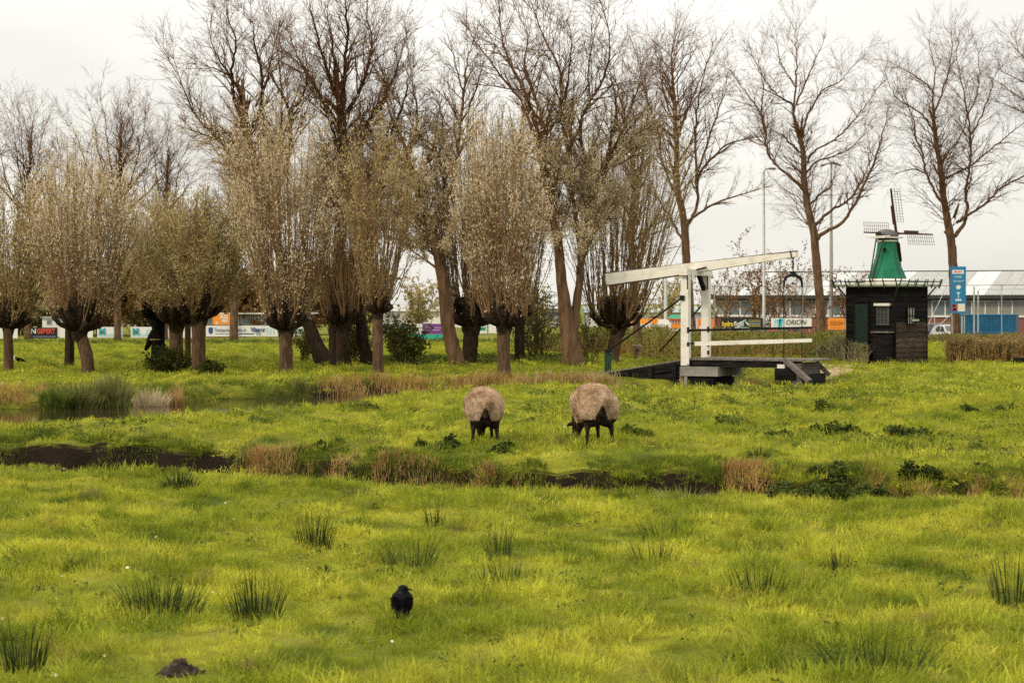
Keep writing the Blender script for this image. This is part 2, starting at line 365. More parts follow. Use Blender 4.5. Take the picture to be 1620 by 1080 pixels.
def leaf_quads(C, Dr, ln, wd, r, droop=None):
    """diamond leaves at points C pointing along Dr"""
    n = len(C); Dr = Dr / (np.linalg.norm(Dr, axis=1, keepdims=True) + 1e-9)
    s = np.cross(Dr, r.normal(0, 1, (n, 3))); s /= (np.linalg.norm(s, axis=1, keepdims=True) + 1e-9)
    ln = (ln * r.uniform(.7, 1.3, n))[:, None]; wd = (wd * r.uniform(.7, 1.3, n))[:, None]
    V = np.stack([C, C + Dr * ln * .45 + s * wd / 2, C + Dr * ln, C + Dr * ln * .45 - s * wd / 2], 1).reshape(-1, 3)
    return V, (np.arange(n)[:, None] * 4 + [0, 1, 2, 3])
def seg_prisms(P0, P1, R0, R1, n=3):
    P0 = np.asarray(P0, float); P1 = np.asarray(P1, float); R0 = np.asarray(R0)[:, None]; R1 = np.asarray(R1)[:, None]
    d = P1 - P0; d /= (np.linalg.norm(d, axis=1, keepdims=True) + 1e-9)
    ref = np.where(np.abs(d[:, 2:3]) > .9, np.array([[1., 0, 0]]), np.array([[0., 0, 1]]))
    a = np.cross(d, ref); a /= (np.linalg.norm(a, axis=1, keepdims=True) + 1e-9); b = np.cross(d, a)
    m = len(P0); V = np.zeros((m, 2 * n, 3))
    for k in range(n):
        th = 2 * np.pi * k / n; o = a * math.cos(th) + b * math.sin(th)
        V[:, k] = P0 + o * R0; V[:, n + k] = P1 + o * R1
    F = np.concatenate([np.arange(m)[:, None] * (2 * n) + [k, (k + 1) % n, n + (k + 1) % n, n + k] for k in range(n)])
    return V.reshape(-1, 3), F
def join(parts):
    V = []; F = []; b = 0
    for v, f in parts: V.append(v); F.append(np.asarray(f) + b); b += len(v)
    return np.concatenate(V), np.concatenate(F)

# ------------------------------------------------------------------ grass: point cloud + instanced tufts
def tuft_collection(name, specs, m):
    c = bpy.data.collections.new(name); r = np.random.default_rng(5)
    for i, s in enumerate(specs):
        V, F = blades(*s, r); o = bpy.data.objects.new('%s_tuft' % name, npmesh(name + '_tuft', V, F, m)); c.objects.link(o)
    return c
def scatter(name, pts, scl, coll, tilt=.15, seed=0, label=None, cat=None):
    me = bpy.data.meshes.new(name); me.vertices.add(len(pts)); me.vertices.foreach_set('co', np.asarray(pts, np.float32).ravel())
    r = np.random.default_rng(seed)
    a = me.attributes.new('scl', 'FLOAT', 'POINT'); a.data.foreach_set('value', np.asarray(scl, np.float32))
    rot = np.stack([r.normal(0, tilt, len(pts)), r.normal(0, tilt, len(pts)), r.uniform(0, 6.28, len(pts))], 1).astype(np.float32)
    a = me.attributes.new('rot', 'FLOAT_VECTOR', 'POINT'); a.data.foreach_set('vector', rot.ravel())
    o = link(name, me, kind='stuff')
    if label: tag(o, label, cat)
    g = bpy.data.node_groups.new(name, 'GeometryNodeTree')
    g.interface.new_socket('Geometry', in_out='INPUT', socket_type='NodeSocketGeometry'); g.interface.new_socket('Geometry', in_out='OUTPUT', socket_type='NodeSocketGeometry')
    gi = g.nodes.new('NodeGroupInput'); go = g.nodes.new('NodeGroupOutput'); ip = g.nodes.new('GeometryNodeInstanceOnPoints')
    ci = g.nodes.new('GeometryNodeCollectionInfo'); ci.inputs['Collection'].default_value = coll; ci.inputs['Separate Children'].default_value = True; ci.inputs['Reset Children'].default_value = True
    ip.inputs['Pick Instance'].default_value = True
    ns = g.nodes.new('GeometryNodeInputNamedAttribute'); ns.data_type = 'FLOAT'; ns.inputs['Name'].default_value = 'scl'
    nr = g.nodes.new('GeometryNodeInputNamedAttribute'); nr.data_type = 'FLOAT_VECTOR'; nr.inputs['Name'].default_value = 'rot'
    L = g.links
    L.new(gi.outputs[0], ip.inputs['Points']); L.new(ci.outputs[0], ip.inputs['Instance'])
    L.new(nr.outputs['Attribute'], ip.inputs['Rotation']); L.new(ns.outputs['Attribute'], ip.inputs['Scale'])
    L.new(ip.outputs[0], go.inputs[0])
    md = o.modifiers.new('scatter', 'NODES'); md.node_group = g
    return o
def place_sprays(parent, tips, coll, seed, lo=.6, hi=1.3):
    """fine twig sprays growing on from the ends of the branches of one tree"""
    P = np.array([t[0] for t in tips]) - np.array(parent.location); D = np.array([t[1] for t in tips]); r = np.random.default_rng(seed)
    o = scatter('twigs', P, r.uniform(lo, hi, len(P)), coll, 0, seed); o.parent = parent
    D = D + r.normal(0, .12, D.shape); D /= np.linalg.norm(D, axis=1, keepdims=True); ry = np.arccos(np.clip(D[:, 2], -1, 1)); rz = np.arctan2(D[:, 1], D[:, 0])
    E = []
    for a, b, c in zip(ry, rz, r.uniform(0, 6.28, len(P))):
        e = (Matrix.Rotation(b, 3, 'Z') @ Matrix.Rotation(a, 3, 'Y') @ Matrix.Rotation(c, 3, 'Z')).to_euler(); E += [e.x, e.y, e.z]
    o.data.attributes['rot'].data.foreach_set('vector', np.array(E, np.float32)); return o
def field_points(y0, y1, dens, side=2.0, seed=0):
    r = np.random.default_rng(seed); hw = .257 * y1 + side; n = int(dens * 2 * hw * (y1 - y0))
    x = r.uniform(-hw, hw, n); y = r.uniform(y0, y1, n); k = np.abs(x) < .257 * y + side; x, y = x[k], y[k]
    z = height(x, y)
    e = .12; sl = np.hypot(height(x + e, y) - z, height(x, y + e) - z) / e
    k = (z > -.33) & (sl < 1.1) & (r.uniform(0, 1, len(x)) > .6 * (sl > .6))
    return np.stack([x[k], y[k], z[k] - .005], 1)
gA = tuft_collection('near_grass', [(60, .11, .065, .0045, .75), (55, .12, .05, .005, .9), (60, .10, .085, .0045, .6), (50, .12, .045, .005, 1.1)], M_grass)
gB = tuft_collection('mid_grass', [(60, .22, .075, .009, .7), (60, .22, .055, .010, .9), (55, .20, .10, .009, .6)], M_grass)
gC = tuft_collection('far_grass', [(70, .45, .10, .022, .7), (70, .45, .075, .024, .9), (60, .40, .13, .02, .6)], M_grass)
def gscale(P, lo, hi, s):
    v = vnoise(P[:, 0] * 1.1, P[:, 1] * .9, s) * .45 + vnoise(P[:, 0] * 4.2, P[:, 1] * 4, s + 1) * .55
    return lo + (hi - lo) * sstep(.25, .75, v)
PA = field_points(8.5, 26, 85, 1.6, 1); scatter('grass', PA, gscale(PA, .68, 1.55, 21), gA, .25, 1, 'short yellow green grass of the nearest part of the meadow', 'grass')
PB = field_points(25.5, 46, 30, 2, 2); scatter('grass', PB, gscale(PB, .5, 1.25, 23), gB, .25, 2, 'tussocky grass of the middle pasture round the sheep', 'grass')
PC = field_points(45.5, 118, 5.5, 4, 3); scatter('grass', PC, gscale(PC, .5, 1.1, 25), gC, .2, 3, 'grass of the far meadow under the willows', 'grass')
# ------------------------------------------------------------------ trees
class Segs:
    def __init__(s): s.a = []; s.b = []; s.r = []; s.q = []; s.tips = []
    def add(s, a, b, r, q): s.a.append(a); s.b.append(b); s.r.append(r); s.q.append(q)
    def mesh(s, name, m, off, n=3):
        o = np.array(off); V, F = seg_prisms(np.array(s.a) - o, np.array(s.b) - o, s.r, s.q, n)
        return npmesh(name, V, F, m)
def grow(S, p, d, L, r, lvl, cfg, rr):
    """one branch that wanders upwards and bears finer ones"""
    st = cfg['step'][lvl]; n = max(2, int(L / st)); up = cfg['up'][lvl]; wa = cfg['wander']
    r1 = r; rend = max(r * .28, cfg['rmin'])
    kids = cfg['kids'][lvl] if lvl < len(cfg['kids']) else 0
    acc = rr.random()
    for i in range(n):
        t = (i + 1) / n
        d = Vector((d.x + rr.gauss(0, wa), d.y + rr.gauss(0, wa), d.z + rr.gauss(0, wa) + up)).normalized()
        q = p + d * (L / n); rq = r + (rend - r) * t
        S.add(tuple(p), tuple(q), r1, rq); p = q; r1 = rq
        if kids and t > .12:
            acc += kids / n
            while acc > 1:
                acc -= 1
                ax = Vector((rr.gauss(0, 1), rr.gauss(0, 1), rr.gauss(0, .6))); ax = (ax - d * ax.dot(d)).normalized()
                an = R(rr.uniform(*cfg['angle'])); dd = d * math.cos(an) + ax * math.sin(an)
                l2 = L * rr.uniform(.30, .58) * (1.15 - .65 * t)
                if l2 > cfg['lmin']: grow(S, p, dd, l2, max(rq * rr.uniform(.5, .7), cfg['rmin']), lvl + 1, cfg, rr)
    S.tips.append((tuple(p), tuple(d)))
BARE = dict(step=[.55, .40, .30, .24], up=[.03, .03, .03, .02], wander=.13, kids=[8, 6, 0, 0], angle=(20, 50), rmin=.0065, lmin=.30)
def smooth_line(pts, k=5):
    """Catmull-Rom through the given rows"""
    P = [np.array(p, float) for p in pts]; P = [2 * P[0] - P[1]] + P + [2 * P[-1] - P[-2]]; out = []
    for i in range(1, len(P) - 2):
        for j in range(k):
            t = j / k; a, b, c, d = P[i - 1], P[i], P[i + 1], P[i + 2]
            out.append(.5 * ((2 * b) + (-a + c) * t + (2 * a - 5 * b + 4 * c - d) * t * t + (-a + 3 * b - 3 * c + d) * t ** 3))
    out.append(P[-2]); return out
def leaves_on(S, n, ln, wd, rr, off, zmin=None, upw=.4, spread=.06, weight=None):
    A = np.array(S.a); B = np.array(S.b); L = np.linalg.norm(B - A, axis=1) * (np.array(S.r) < .03)
    if zmin is not None: L = L * (A[:, 2] > zmin)
    if weight is not None: L = L * weight(A)
    k = rr.choice(len(A), n, p=L / L.sum()); t = rr.uniform(0, 1, (n, 1))
    C = A[k] * (1 - t) + B[k] * t + rr.normal(0, spread, (n, 3)) - np.array(off)
    D = (B[k] - A[k]); D /= np.linalg.norm(D, axis=1, keepdims=True) + 1e-9
    D = D * .8 + rr.normal(0, .6, (n, 3)) + np.array([0, 0, upw])
    return leaf_quads(C, D, np.full(n, ln), np.full(n, wd), rr)

def tall_tree(label, dist, limbs, seed, base_name='bare_tree', group=None, cfg=None, bark=M_limb, twigmat=M_twig, sub=9, sublen=.34,
              start=.25, leaves=0, leafmat=None, leafsz=(.09, .025), zr=None, stub=None, deps=.45, weight=None):
    """limbs: rows (x, y, half-width px) on the photograph, the first one being the stem; each gets its own depth"""
    cfg = cfg or BARE; rr = random.Random(seed); nr = np.random.default_rng(seed)
    s = dist / FPX
    limbs = [[(x, limbs[0][0][1] + (y - limbs[0][0][1]) * .957, w) for x, y, w in lb] for lb in limbs]
    b0 = limbs[0][0]; base = px(b0[0], b0[1], dist); gz = hz(base.x, base.y)
    base.z = gz
    t = thing(base_name, label, 'tree', base, 0, group)
    trunk = mb(); S = Segs(); lines = []
    for li, lb in enumerate(limbs):
        pts = smooth_line(lb, 6)
        if li == 0: dy0, dy1 = 0, 0
        else:
            # leave from the depth of the nearest earlier limb, then lean towards or away from the viewer
            x0, y0 = lb[0][0], lb[0][1]; best = None
            for L0 in lines:
                for (x, y, r, dd) in L0:
                    e = (x - x0) ** 2 + (y - y0) ** 2
                    if best is None or e < best[0]: best = (e, dd)
            dy0 = best[1]; ext = math.hypot(lb[-1][0] - x0, lb[-1][1] - y0) * s; dy1 = dy0 + ext * rr.uniform(-deps, deps)
        row = []; W = []
        for i, p in enumerate(pts):
            f = i / (len(pts) - 1); dd = dy0 + (dy1 - dy0) * f ** 1.2
            jit = .3 if li == 0 else .9
            row.append((p[0] + rr.gauss(0, jit), p[1], p[2], dd))
            w = px(row[-1][0], p[1], dist + dd); W.append((w, max(p[2] * s * (.84 if li == 0 else .60), .007)))
        if li == 0:
            W[0] = (Vector((W[0][0].x, W[0][0].y, gz - .25)), W[0][1] * 1.25); 
        lines.append(row)
        trunk.tube([w - base for w, r in W], [r for w, r in W], 10 if li == 0 else 7, True, .10 if li == 0 else .06, seed + li)
        # finer wood grows from the outer part of the limb
        ll = [0]
        for i in range(1, len(W)): ll.append(ll[-1] + (W[i][0] - W[i - 1][0]).length)
        tot = ll[-1]; nsub = int(sub * 1.5 * tot / 4) + 3
        for j in range(nsub):
            f = (start if li == 0 else .22) + (1 - (start if li == 0 else .22)) * ((j + rr.random()) / nsub) ** .85
            x = f * tot; i = max(1, min(len(ll) - 1, next((k for k in range(len(ll)) if ll[k] >= x), len(ll) - 1)))
            a, b = W[i - 1][0], W[i][0]; d = (b - a).normalized(); p = a + d * (x - ll[i - 1]); r = W[i][1]
            ax = Vector((rr.gauss(0, 1), rr.gauss(0, 1), rr.gauss(0, .5))); ax = (ax - d * ax.dot(d)).normalized(); an = R(rr.uniform(28, 62))
            dd = d * math.cos(an) + ax * math.sin(an); dd = (dd + Vector((0, 0, .18))).normalized()
            L = (tot * sublen + .6) * rr.uniform(.45, 1.2) * (1.1 - .5 * f)
            grow(S, p, dd, min(L, 4.2), min(r * .55, .05), 0 if L > 1.6 else 1, cfg, rr)
        e = W[-1][0]; d = (W[-1][0] - W[-2][0]).normalized()
        for _ in range(3): grow(S, e, (d + Vector((rr.gauss(0, .3), rr.gauss(0, .3), .1))).normalized(), min(tot * .2 + .4, 1.7), max(W[-1][1] * .8, .012), 0, cfg, rr)
    if stub:
        for lb in stub:
            W = [(px(p[0], p[1], dist) - base, p[2] * s) for p in lb]; trunk.tube([w for w, r in W], [r for w, r in W], 7, True, .1, 5)
    trunk.build('trunk', bark, t, True)
    link('branches', S.mesh('branches', twigmat, base), t)
    far = max(.9, dist / 100)
    tips = [x for x in S.tips if nr.random() < (.46 if base_name == 'old_willow' else .30)]; mids = [(S.a[i], tuple((Vector(S.b[i]) - Vector(S.a[i])).normalized() + Vector((nr.normal(0, .5), nr.normal(0, .5), nr.normal(0, .3))))) for i in range(len(S.a)) if S.r[i] < .014 and nr.random() < (.04 if base_name == 'old_willow' else .02)]
    place_sprays(t, tips + mids, SPRAY, seed, .55 * far, 1.15 * far)
    if leaves:
        V, F = leaves_on(S, leaves, leafsz[0], leafsz[1], nr, base, None, .3, .07, weight)
        link('foliage', npmesh('foliage', V, F, leafmat), t)
    return t

def spray_collection(name, m, L=.75, r=.0056, n=7, k=5):
    c = bpy.data.collections.new(name); rr = random.Random(3)
    for q in range(k):
        S = Segs()
        def tw(p, d, l, rad, lv):
            nn = 3
            for i in range(nn):
                d = Vector((d.x + rr.gauss(0, .12), d.y + rr.gauss(0, .12), d.z + rr.gauss(0, .10) + .05)).normalized(); e = p + d * l / nn; S.add(tuple(p), tuple(e), rad * (1 - .22 * i), rad * (1 - .22 * (i + 1))); p = e
                if lv < 2:
                    for _ in range(n // 3 if lv == 0 else 1):
                        ax = Vector((rr.gauss(0, 1), rr.gauss(0, 1), rr.gauss(0, 1))).normalized(); tw(p, (d + ax * rr.uniform(.4, .8)).normalized(), l * rr.uniform(.35, .65), rad * .75, lv + 1)
        tw(Vector((0, 0, -.02)), Vector((0, 0, 1)), L, r, 0)
        V, F = seg_prisms(S.a, S.b, S.r, S.q, 3); c.objects.link(bpy.data.objects.new(name + '_spray', npmesh(name + '_spray', V, F, m)))
    return c
SPRAY = spray_collection('bare_twig', M_twig)

# ---- pollard willows
def pollard(label, bx, by, wpx, top_of_head, head_w, crown, seed, rods=190, leaves=9000, leafmat=M_silver, lean=(0, 0), headmat=M_head, bark=M_bark, sparse=False, flat=1.0, rodmat=M_rod, low=0.0, group='pollard willows along the canal', stubs=None, curve=0.0, leafsz=(.11, .034)):
    """crown: (left px, right px, top px) of the photograph"""
    dist = gdh(bx, by); s = dist / FPX; rr = random.Random(seed); nr = np.random.default_rng(seed)
    base = px(bx, by, dist); base.z = hz(base.x, base.y)
    t = thing('pollard_willow', label, 'tree', base, 0, group)
    hx = (lean[0]) * s; Hh = (by - top_of_head) * s; r = wpx * s / 2 * .84; hw = head_w * s / 2; rods = int(rods * .72); leaves = int(leaves * .92)
    hz0 = Hh - hw * 1.15                                   # where the stem begins to swell into the head
    pts = []; rad = []
    for i in range(13):
        f = i / 12; z = -.15 + f * (hz0 + .15 + .05)
        pts.append((hx * f + math.sin(f * 3.1) * curve * s, math.sin(f * 4 + seed) * .03, z)); rad.append(r * (1.38 - .38 * min(1, f * 5)) * (1 - .07 * f) )
    mb().tube(pts, rad, 14, True, .09, seed).build('trunk', bark, t, True)
    # knobbly head: a goblet of old cut stubs
    H = mb(); prof = [(r * .95, hz0 - .18), (r * 1.12, hz0), (r * 1.45, hz0 + hw * .35), (hw * .55, hz0 + hw * .8), (hw * .62, Hh - hw * .25), (hw * .5, Hh - hw * .08), (hw * .2, Hh)]
    b0 = len(H.v); n = 18
    for i, (q, z) in enumerate(prof):
        for k in range(n):
            th = 2 * math.pi * k / n; j = 1 + (.16 * math.sin(3 * th + seed + i) + rr.uniform(-.16, .16)) * min(1, i / 2)
            H.v.append((hx + q * j * math.cos(th), q * j * .95 * math.sin(th), z + rr.uniform(-.05, .05) * min(1, i)))
    for i in range(len(prof) - 1):
        for k in range(n): k2 = (k + 1) % n; H.f.append((b0 + i * n + k, b0 + i * n + k2, b0 + (i + 1) * n + k2, b0 + (i + 1) * n + k))
    H.f.append(tuple(b0 + (len(prof) - 1) * n + k for k in range(n)))
    knob = []
    for k in range(24):       # old cut limbs fanning out of the stem, knobbly at their ends
        th = k * 2.4 + rr.uniform(-.3, .3); u = math.sqrt((k + .5) / 24); z1 = Hh - hw * (.75 * u * u) + rr.uniform(-.08, .12); q = hw * u * rr.uniform(.8, 1.0)
        p0 = Vector((hx + r * .5 * math.cos(th), r * .5 * math.sin(th), hz0 + hw * .15)); p1 = Vector((hx + q * math.cos(th), q * .95 * math.sin(th), z1)); pm = p0.lerp(p1, .55) + Vector((math.cos(th), math.sin(th), -.6)) * hw * .12 * u
        w = rr.uniform(.055, .085); H.tube([p0, pm, p1, p1 + Vector((0, 0, w * .9))], [w * 1.5, w, w * 1.35, w * .7], 7, True, .14, seed * 31 + k); knob.append(p1)
    for sb in stubs or ():
        W = [px(a, b, dist) - base for a, b, c in sb]; H.tube(W, [c * s for a, b, c in sb], 7, True, .1, 3)
    H.build('head', headmat, t, True)
    # withies
    S = Segs(); o = base
    cl = (crown[0] - bx) * s; crr = (crown[1] - bx) * s; ct = (by - crown[2]) * s; cx = (cl + crr) / 2; cw = (crr - cl) / 2 * 1.10
    for k in range(rods):
        th = rr.uniform(0, 6.28); u = math.sqrt(rr.random())
        kb = knob[min(23, int(u * u * 24))] if k % 4 else knob[rr.randrange(24)]; th = math.atan2(kb.y, kb.x - hx) + rr.uniform(-.5, .5); st = kb + Vector((rr.uniform(-.08, .08), rr.uniform(-.08, .08), rr.uniform(-.06, .05)))
        # tip on the crown envelope: outer rods stop lower
        uu = min(1.16, u * rr.uniform(.75, 1.3)); e = math.sqrt(max(0, 1 - (min(uu, 1) * .97) ** 2))
        zt = Hh + low * (by - top_of_head) * 0 + (ct - Hh) * (.52 + .48 * e ** .55) * rr.uniform(.55, 1.10) if flat == 1.0 else Hh + (ct - Hh) * (.12 + .88 * e) * rr.uniform(.72, 1.05)
        en = Vector((cx + cw * uu * math.cos(th), cw * .9 * uu * math.sin(th), zt - low * uu * rr.random()))
        n = 9; p = st; ph = rr.uniform(0, 6.28); wob = rr.uniform(.02, .07); r0 = rr.uniform(.011, .027); L = (en - st).length
        for i in range(1, n + 1):
            f = i / n; hfac = f ** .92; vfac = f ** 1.04
            q = Vector((st.x + (en.x - st.x) * hfac + math.sin(f * 7 + ph) * wob, st.y + (en.y - st.y) * hfac + math.cos(f * 6 + ph) * wob, st.z + (en.z - st.z) * vfac))
            ra, rb = r0 * (1 - (i - 1) / n * .78), r0 * (1 - f * .78)
            S.add(tuple(p + o), tuple(q + o), ra, rb)
            if i > 1:
                d = (q - p).normalized()
                for _ in range((1 if rr.random() < (.45 if sparse else .65) else 0) + (i > 4) ):
                    ax = Vector((rr.gauss(0, 1), rr.gauss(0, 1), rr.gauss(0, .4))).normalized(); a = rr.uniform(.3, .75)
                    dd = (d + ax * a).normalized(); l = rr.uniform(.25, .75) * (1 if not sparse else .8); m = p.lerp(q, rr.random())
                    mid = m + dd * l * .5; dd2 = (dd + Vector((rr.gauss(0, .15), rr.gauss(0, .15), .25))).normalized()
                    S.add(tuple(m + o), tuple(mid + o), .0075, .006); S.add(tuple(mid + o), tuple(mid + dd2 * l * .5 + o), .006, .0045)
            p = q
    link('withies', S.mesh('withies', rodmat, base), t)
    z0 = base.z + Hh
    def wgt(A):
        f = np.clip((A[:, 2] - z0) / (ct - Hh), 0, 1.2); return .25 + f * .9 + .8 * np.clip(np.abs(A[:, 0] - base.x - cx) / cw, 0, 1) * (f > .15) + 1.5 * (vnoise(A[:, 0] * 1.9, A[:, 2] * 1.5 + A[:, 1], seed) > .52)
    V, F = leaves_on(S, leaves, leafsz[0], leafsz[1], nr, base, None, .3, .09, wgt)
    link('foliage', npmesh('foliage', V, F, leafmat), t)
    return t

W = 'pollard willow '
pollard(W + 'cut off by the left edge of the photo, slim dark trunk', 13, 589, 19, 478, 74, (-62, 92, 288), 1, 170, 10000, M_olive)
pollard(W + 'with a straight blackish trunk just left of the curved one', 110, 579, 18, 470, 66, (50, 178, 262), 2, 120, 6000, M_silver, bark=M_barkd)
pollard(W + 'whose brown trunk bends, right in front of the straight blackish one', 138, 592, 25, 470, 104, (42, 232, 238), 3, 230, 15000, M_silver, lean=(-12, 0), curve=5)
pollard(W + 'with near-black trunk and a broken stub, far left of the olive clump', 250, 571, 26, 470, 70, (200, 300, 330), 4, 90, 5000, M_olive, bark=M_black, headmat=M_black,
        stubs=[[(246, 524, 7), (239, 534, 6), (234, 546, 4.5), (230, 554, 2.5)], [(262, 505, 5), (285, 490, 4), (310, 480, 2)]])
pollard(W + 'with a broad brown trunk in the middle of the olive clump', 279, 583, 27, 470, 86, (188, 350, 296), 5, 150, 11000, M_olive, flat=.9, low=.5)
pollard(W + 'with a split slender trunk, second from right in the olive clump', 297, 577, 12, 478, 44, (240, 345, 320), 6, 60, 3500, M_olive)
pollard(W + 'with a thick scarred trunk, right in the olive clump', 314, 590, 27, 462, 82, (222, 402, 292), 7, 250, 17000, M_olive, flat=.9, low=.9, bark=M_bark)
pollard(W + 'standing alone between the olive clump and the leaning trunk', 452, 591, 26, 478, 84, (352, 532, 160), 8, 230, 14000, M_silver)
pollard(W + 'in the shade just behind, left of the slimmest front trunk', 543, 578, 28, 474, 74, (476, 606, 190), 9, 170, 7000, M_rod, bark=M_barkd, leafsz=(.07, .02))
pollard(W + 'with the slimmest straight trunk and a tall open brown crown', 598, 594, 21, 466, 50, (536, 682, 178), 10, 130, 4200, M_olive, sparse=True)
pollard(W + 'with a wide black head, just left of the dead-straight trunk', 742, 578, 30, 472, 92, (668, 826, 168), 11, 200, 13000, M_silver, bark=M_barkd, lean=(4, 0))
pollard(W + 'standing at the very edge of the reddish reeds', 797, 597, 26, 476, 76, (722, 862, 188), 12, 200, 10000, M_silver)
pollard(W + 'nearest the drawbridge, wide dark head and bare upright rods', 966, 575, 26, 470, 100, (880, 1098, 160), 13, 210, 5200, M_olive, sparse=True, lean=(10, 0))
pollard(W + 'with a shadow-dark trunk behind the one at the edge of the reeds', 822, 575, 20, 480, 46, (760, 880, 250), 14, 80, 5000, M_olive, bark=M_barkd, group='pollard willows along the canal')  # the dark bark paints in the shadow this trunk stands in

t = [o for o in bpy.data.objects if o.name.startswith('pollard_willow') and 'near-black' in o.get('label', '')][0]
mb().tube([(-.05, 0, .78), (-.05, 0, .83)], [.262, .262], 14, False).build('pale_scar', M_olive, t)

# ---- the old uncut willows behind them
OLD = dict(step=[.5, .38, .28, .22], up=[.06, .05, .03, .02], wander=.13, kids=[9, 6, 0, 0], angle=(18, 44), rmin=.0065, lmin=.26)
def lowleaf(ztop, zlow=3.0):
    return lambda A: (1.02 - sstep(ztop - 2.0, ztop + 1.5, A[:, 2])) * sstep(zlow - 1, zlow, A[:, 2]) + .004
G2 = 'tall old willows behind the pollards'
tall_tree('tall old willow whose dark trunk leans left between two pollards', 68,
    [[(518, 578, 20), (500, 545, 15), (484, 500, 12), (455, 430, 10), (428, 340, 9), (405, 250, 8), (390, 190, 7.5)],
     [(390, 190, 6), (372, 140, 5), (366, 90, 3.6), (374, 45, 2.4), (360, 5, 1.2)],
     [(366, 100, 3), (345, 70, 2), (330, 30, 1)], [(390, 200, 6), (410, 160, 5), (415, 110, 4), (404, 55, 2.6), (400, 12, 1)],
     [(395, 185, 5), (376, 120, 3.6), (355, 95, 2.4), (332, 85, 1.2)], [(410, 260, 5), (360, 220, 3.6), (310, 165, 2.4), (283, 100, 1)],
     [(405, 150, 3), (420, 110, 2.2), (436, 40, 1)], [(428, 330, 6), (455, 240, 5), (458, 160, 4), (440, 120, 3), (418, 80, 1.4)],
     [(458, 165, 3.5), (480, 130, 2.6), (488, 90, 1.2)], [(455, 250, 4), (446, 170, 3), (441, 60, 1)], [(380, 215, 4), (345, 205, 3), (305, 190, 1.4)]],
    31, 'old_willow', G2, OLD, M_barkd, M_twig, 11, .26, .55, 16000, M_silver, (.12, .036), weight=lowleaf(7.6))
tall_tree('tall old willow with a dark ivied stem rising straight behind the shaded pollard', 70,
    [[(532, 577, 14), (530, 480, 12), (536, 380, 11), (541, 280, 10), (541, 200, 9), (538, 150, 8)],
     [(540, 160, 7), (524, 110, 5), (506, 50, 3), (492, -10, 1.6)], [(541, 185, 7), (545, 90, 5), (550, 30, 3), (546, -25, 1.6)],
     [(540, 175, 6), (575, 110, 4.5), (588, 50, 3), (580, 0, 1.2)], [(541, 235, 5), (505, 130, 4), (480, 85, 3), (462, 50, 1.2)],
     [(545, 240, 5), (590, 165, 4), (620, 110, 3), (636, 60, 1.2)], [(543, 220, 5), (575, 180, 4), (610, 140, 2.6), (605, 90, 1.2)], [(536, 150, 4), (530, 80, 3), (520, 10, 1.2)]],
    32, 'old_willow', G2, OLD, M_barkd, M_twig, 15, .24, .5, 12000, M_silver, (.12, .036), weight=lowleaf(7.2))
tall_tree('tall old willow with a dark forked base directly behind the slimmest pollard trunk', 70,
    [[(583, 577, 13), (572, 520, 11), (574, 440, 9), (590, 340, 8), (606, 250, 6)],
     [(606, 255, 5), (620, 190, 4), (640, 140, 2.6), (645, 105, 1.2)], [(600, 290, 5), (640, 240, 4), (660, 170, 2.6), (652, 110, 1)],
     [(590, 330, 4), (600, 250, 3), (580, 180, 1.4)]],
    33, 'old_willow', G2, OLD, M_barkd, M_twig, 9, .26, .55, 10000, M_silver, (.12, .036), weight=lowleaf(6.8))
tall_tree('tall old willow with trunk leaning left beside the wide black head', 69,
    [[(724, 578, 16), (710, 520, 13), (702, 450, 11), (690, 380, 9.5), (668, 310, 8), (656, 270, 7)],
     [(656, 275, 6), (640, 215, 4.5), (618, 165, 3.2), (612, 130, 1.4)], [(700, 400, 7), (705, 320, 6), (700, 260, 5), (688, 222, 4), (664, 196, 2.6), (640, 160, 1.4)],
     [(688, 225, 4), (700, 190, 3), (695, 145, 1.4)], [(702, 330, 5), (722, 240, 4.5), (728, 180, 4), (735, 115, 3), (740, 65, 1.4)],
     [(729, 180, 3), (750, 130, 2.2), (764, 80, 1)], [(733, 130, 2.5), (722, 90, 1.8), (718, 60, 1)], [(690, 380, 5), (650, 330, 3.6), (620, 290, 1.6)]],
    34, 'old_willow', G2, OLD, M_limb, M_twig, 9, .24, .5, 18000, M_silver, (.12, .036), weight=lowleaf(7.6))
tall_tree('tallest old willow, double trunk with shaggy bark between the reeds pollard and the drawbridge', 68.5,
    [[(906, 576, 22), (900, 520, 17), (890, 450, 11), (882, 370, 9), (868, 290, 8), (852, 215, 7)],
     [(905, 540, 15), (914, 460, 11), (922, 380, 9), (940, 300, 8), (958, 245, 7), (985, 190, 4), (1005, 130, 1.6)],
     [(856, 230, 6), (845, 165, 5), (822, 110, 4), (800, 60, 3), (790, 0, 1.4)], [(842, 160, 4), (800, 110, 3), (772, 70, 2), (750, 40, 1)],
     [(866, 285, 6), (862, 200, 5), (845, 130, 4.4), (830, 85, 3), (835, 30, 1.2)], [(860, 210, 5), (826, 235, 4), (820, 215, 3), (826, 180, 1.4)],
     [(918, 400, 6), (905, 280, 5), (889, 160, 4.4), (885, 90, 3), (862, 40, 2), (848, 0, 1)], [(889, 155, 3.6), (900, 95, 2.4), (905, 40, 1)],
     [(940, 300, 6), (918, 190, 4.6), (935, 140, 3.6), (955, 105, 3), (965, 60, 2), (962, 20, 1)], [(935, 140, 3), (930, 90, 2), (942, 25, 1)],
     [(958, 250, 5), (975, 160, 3.4), (968, 110, 1.4)], [(882, 370, 5), (850, 300, 4), (820, 250, 1.6)]],
    35, 'old_willow', G2, OLD, M_limb, M_twig, 10, .22, .5, 26000, M_silver, (.12, .036), weight=lowleaf(8.2))
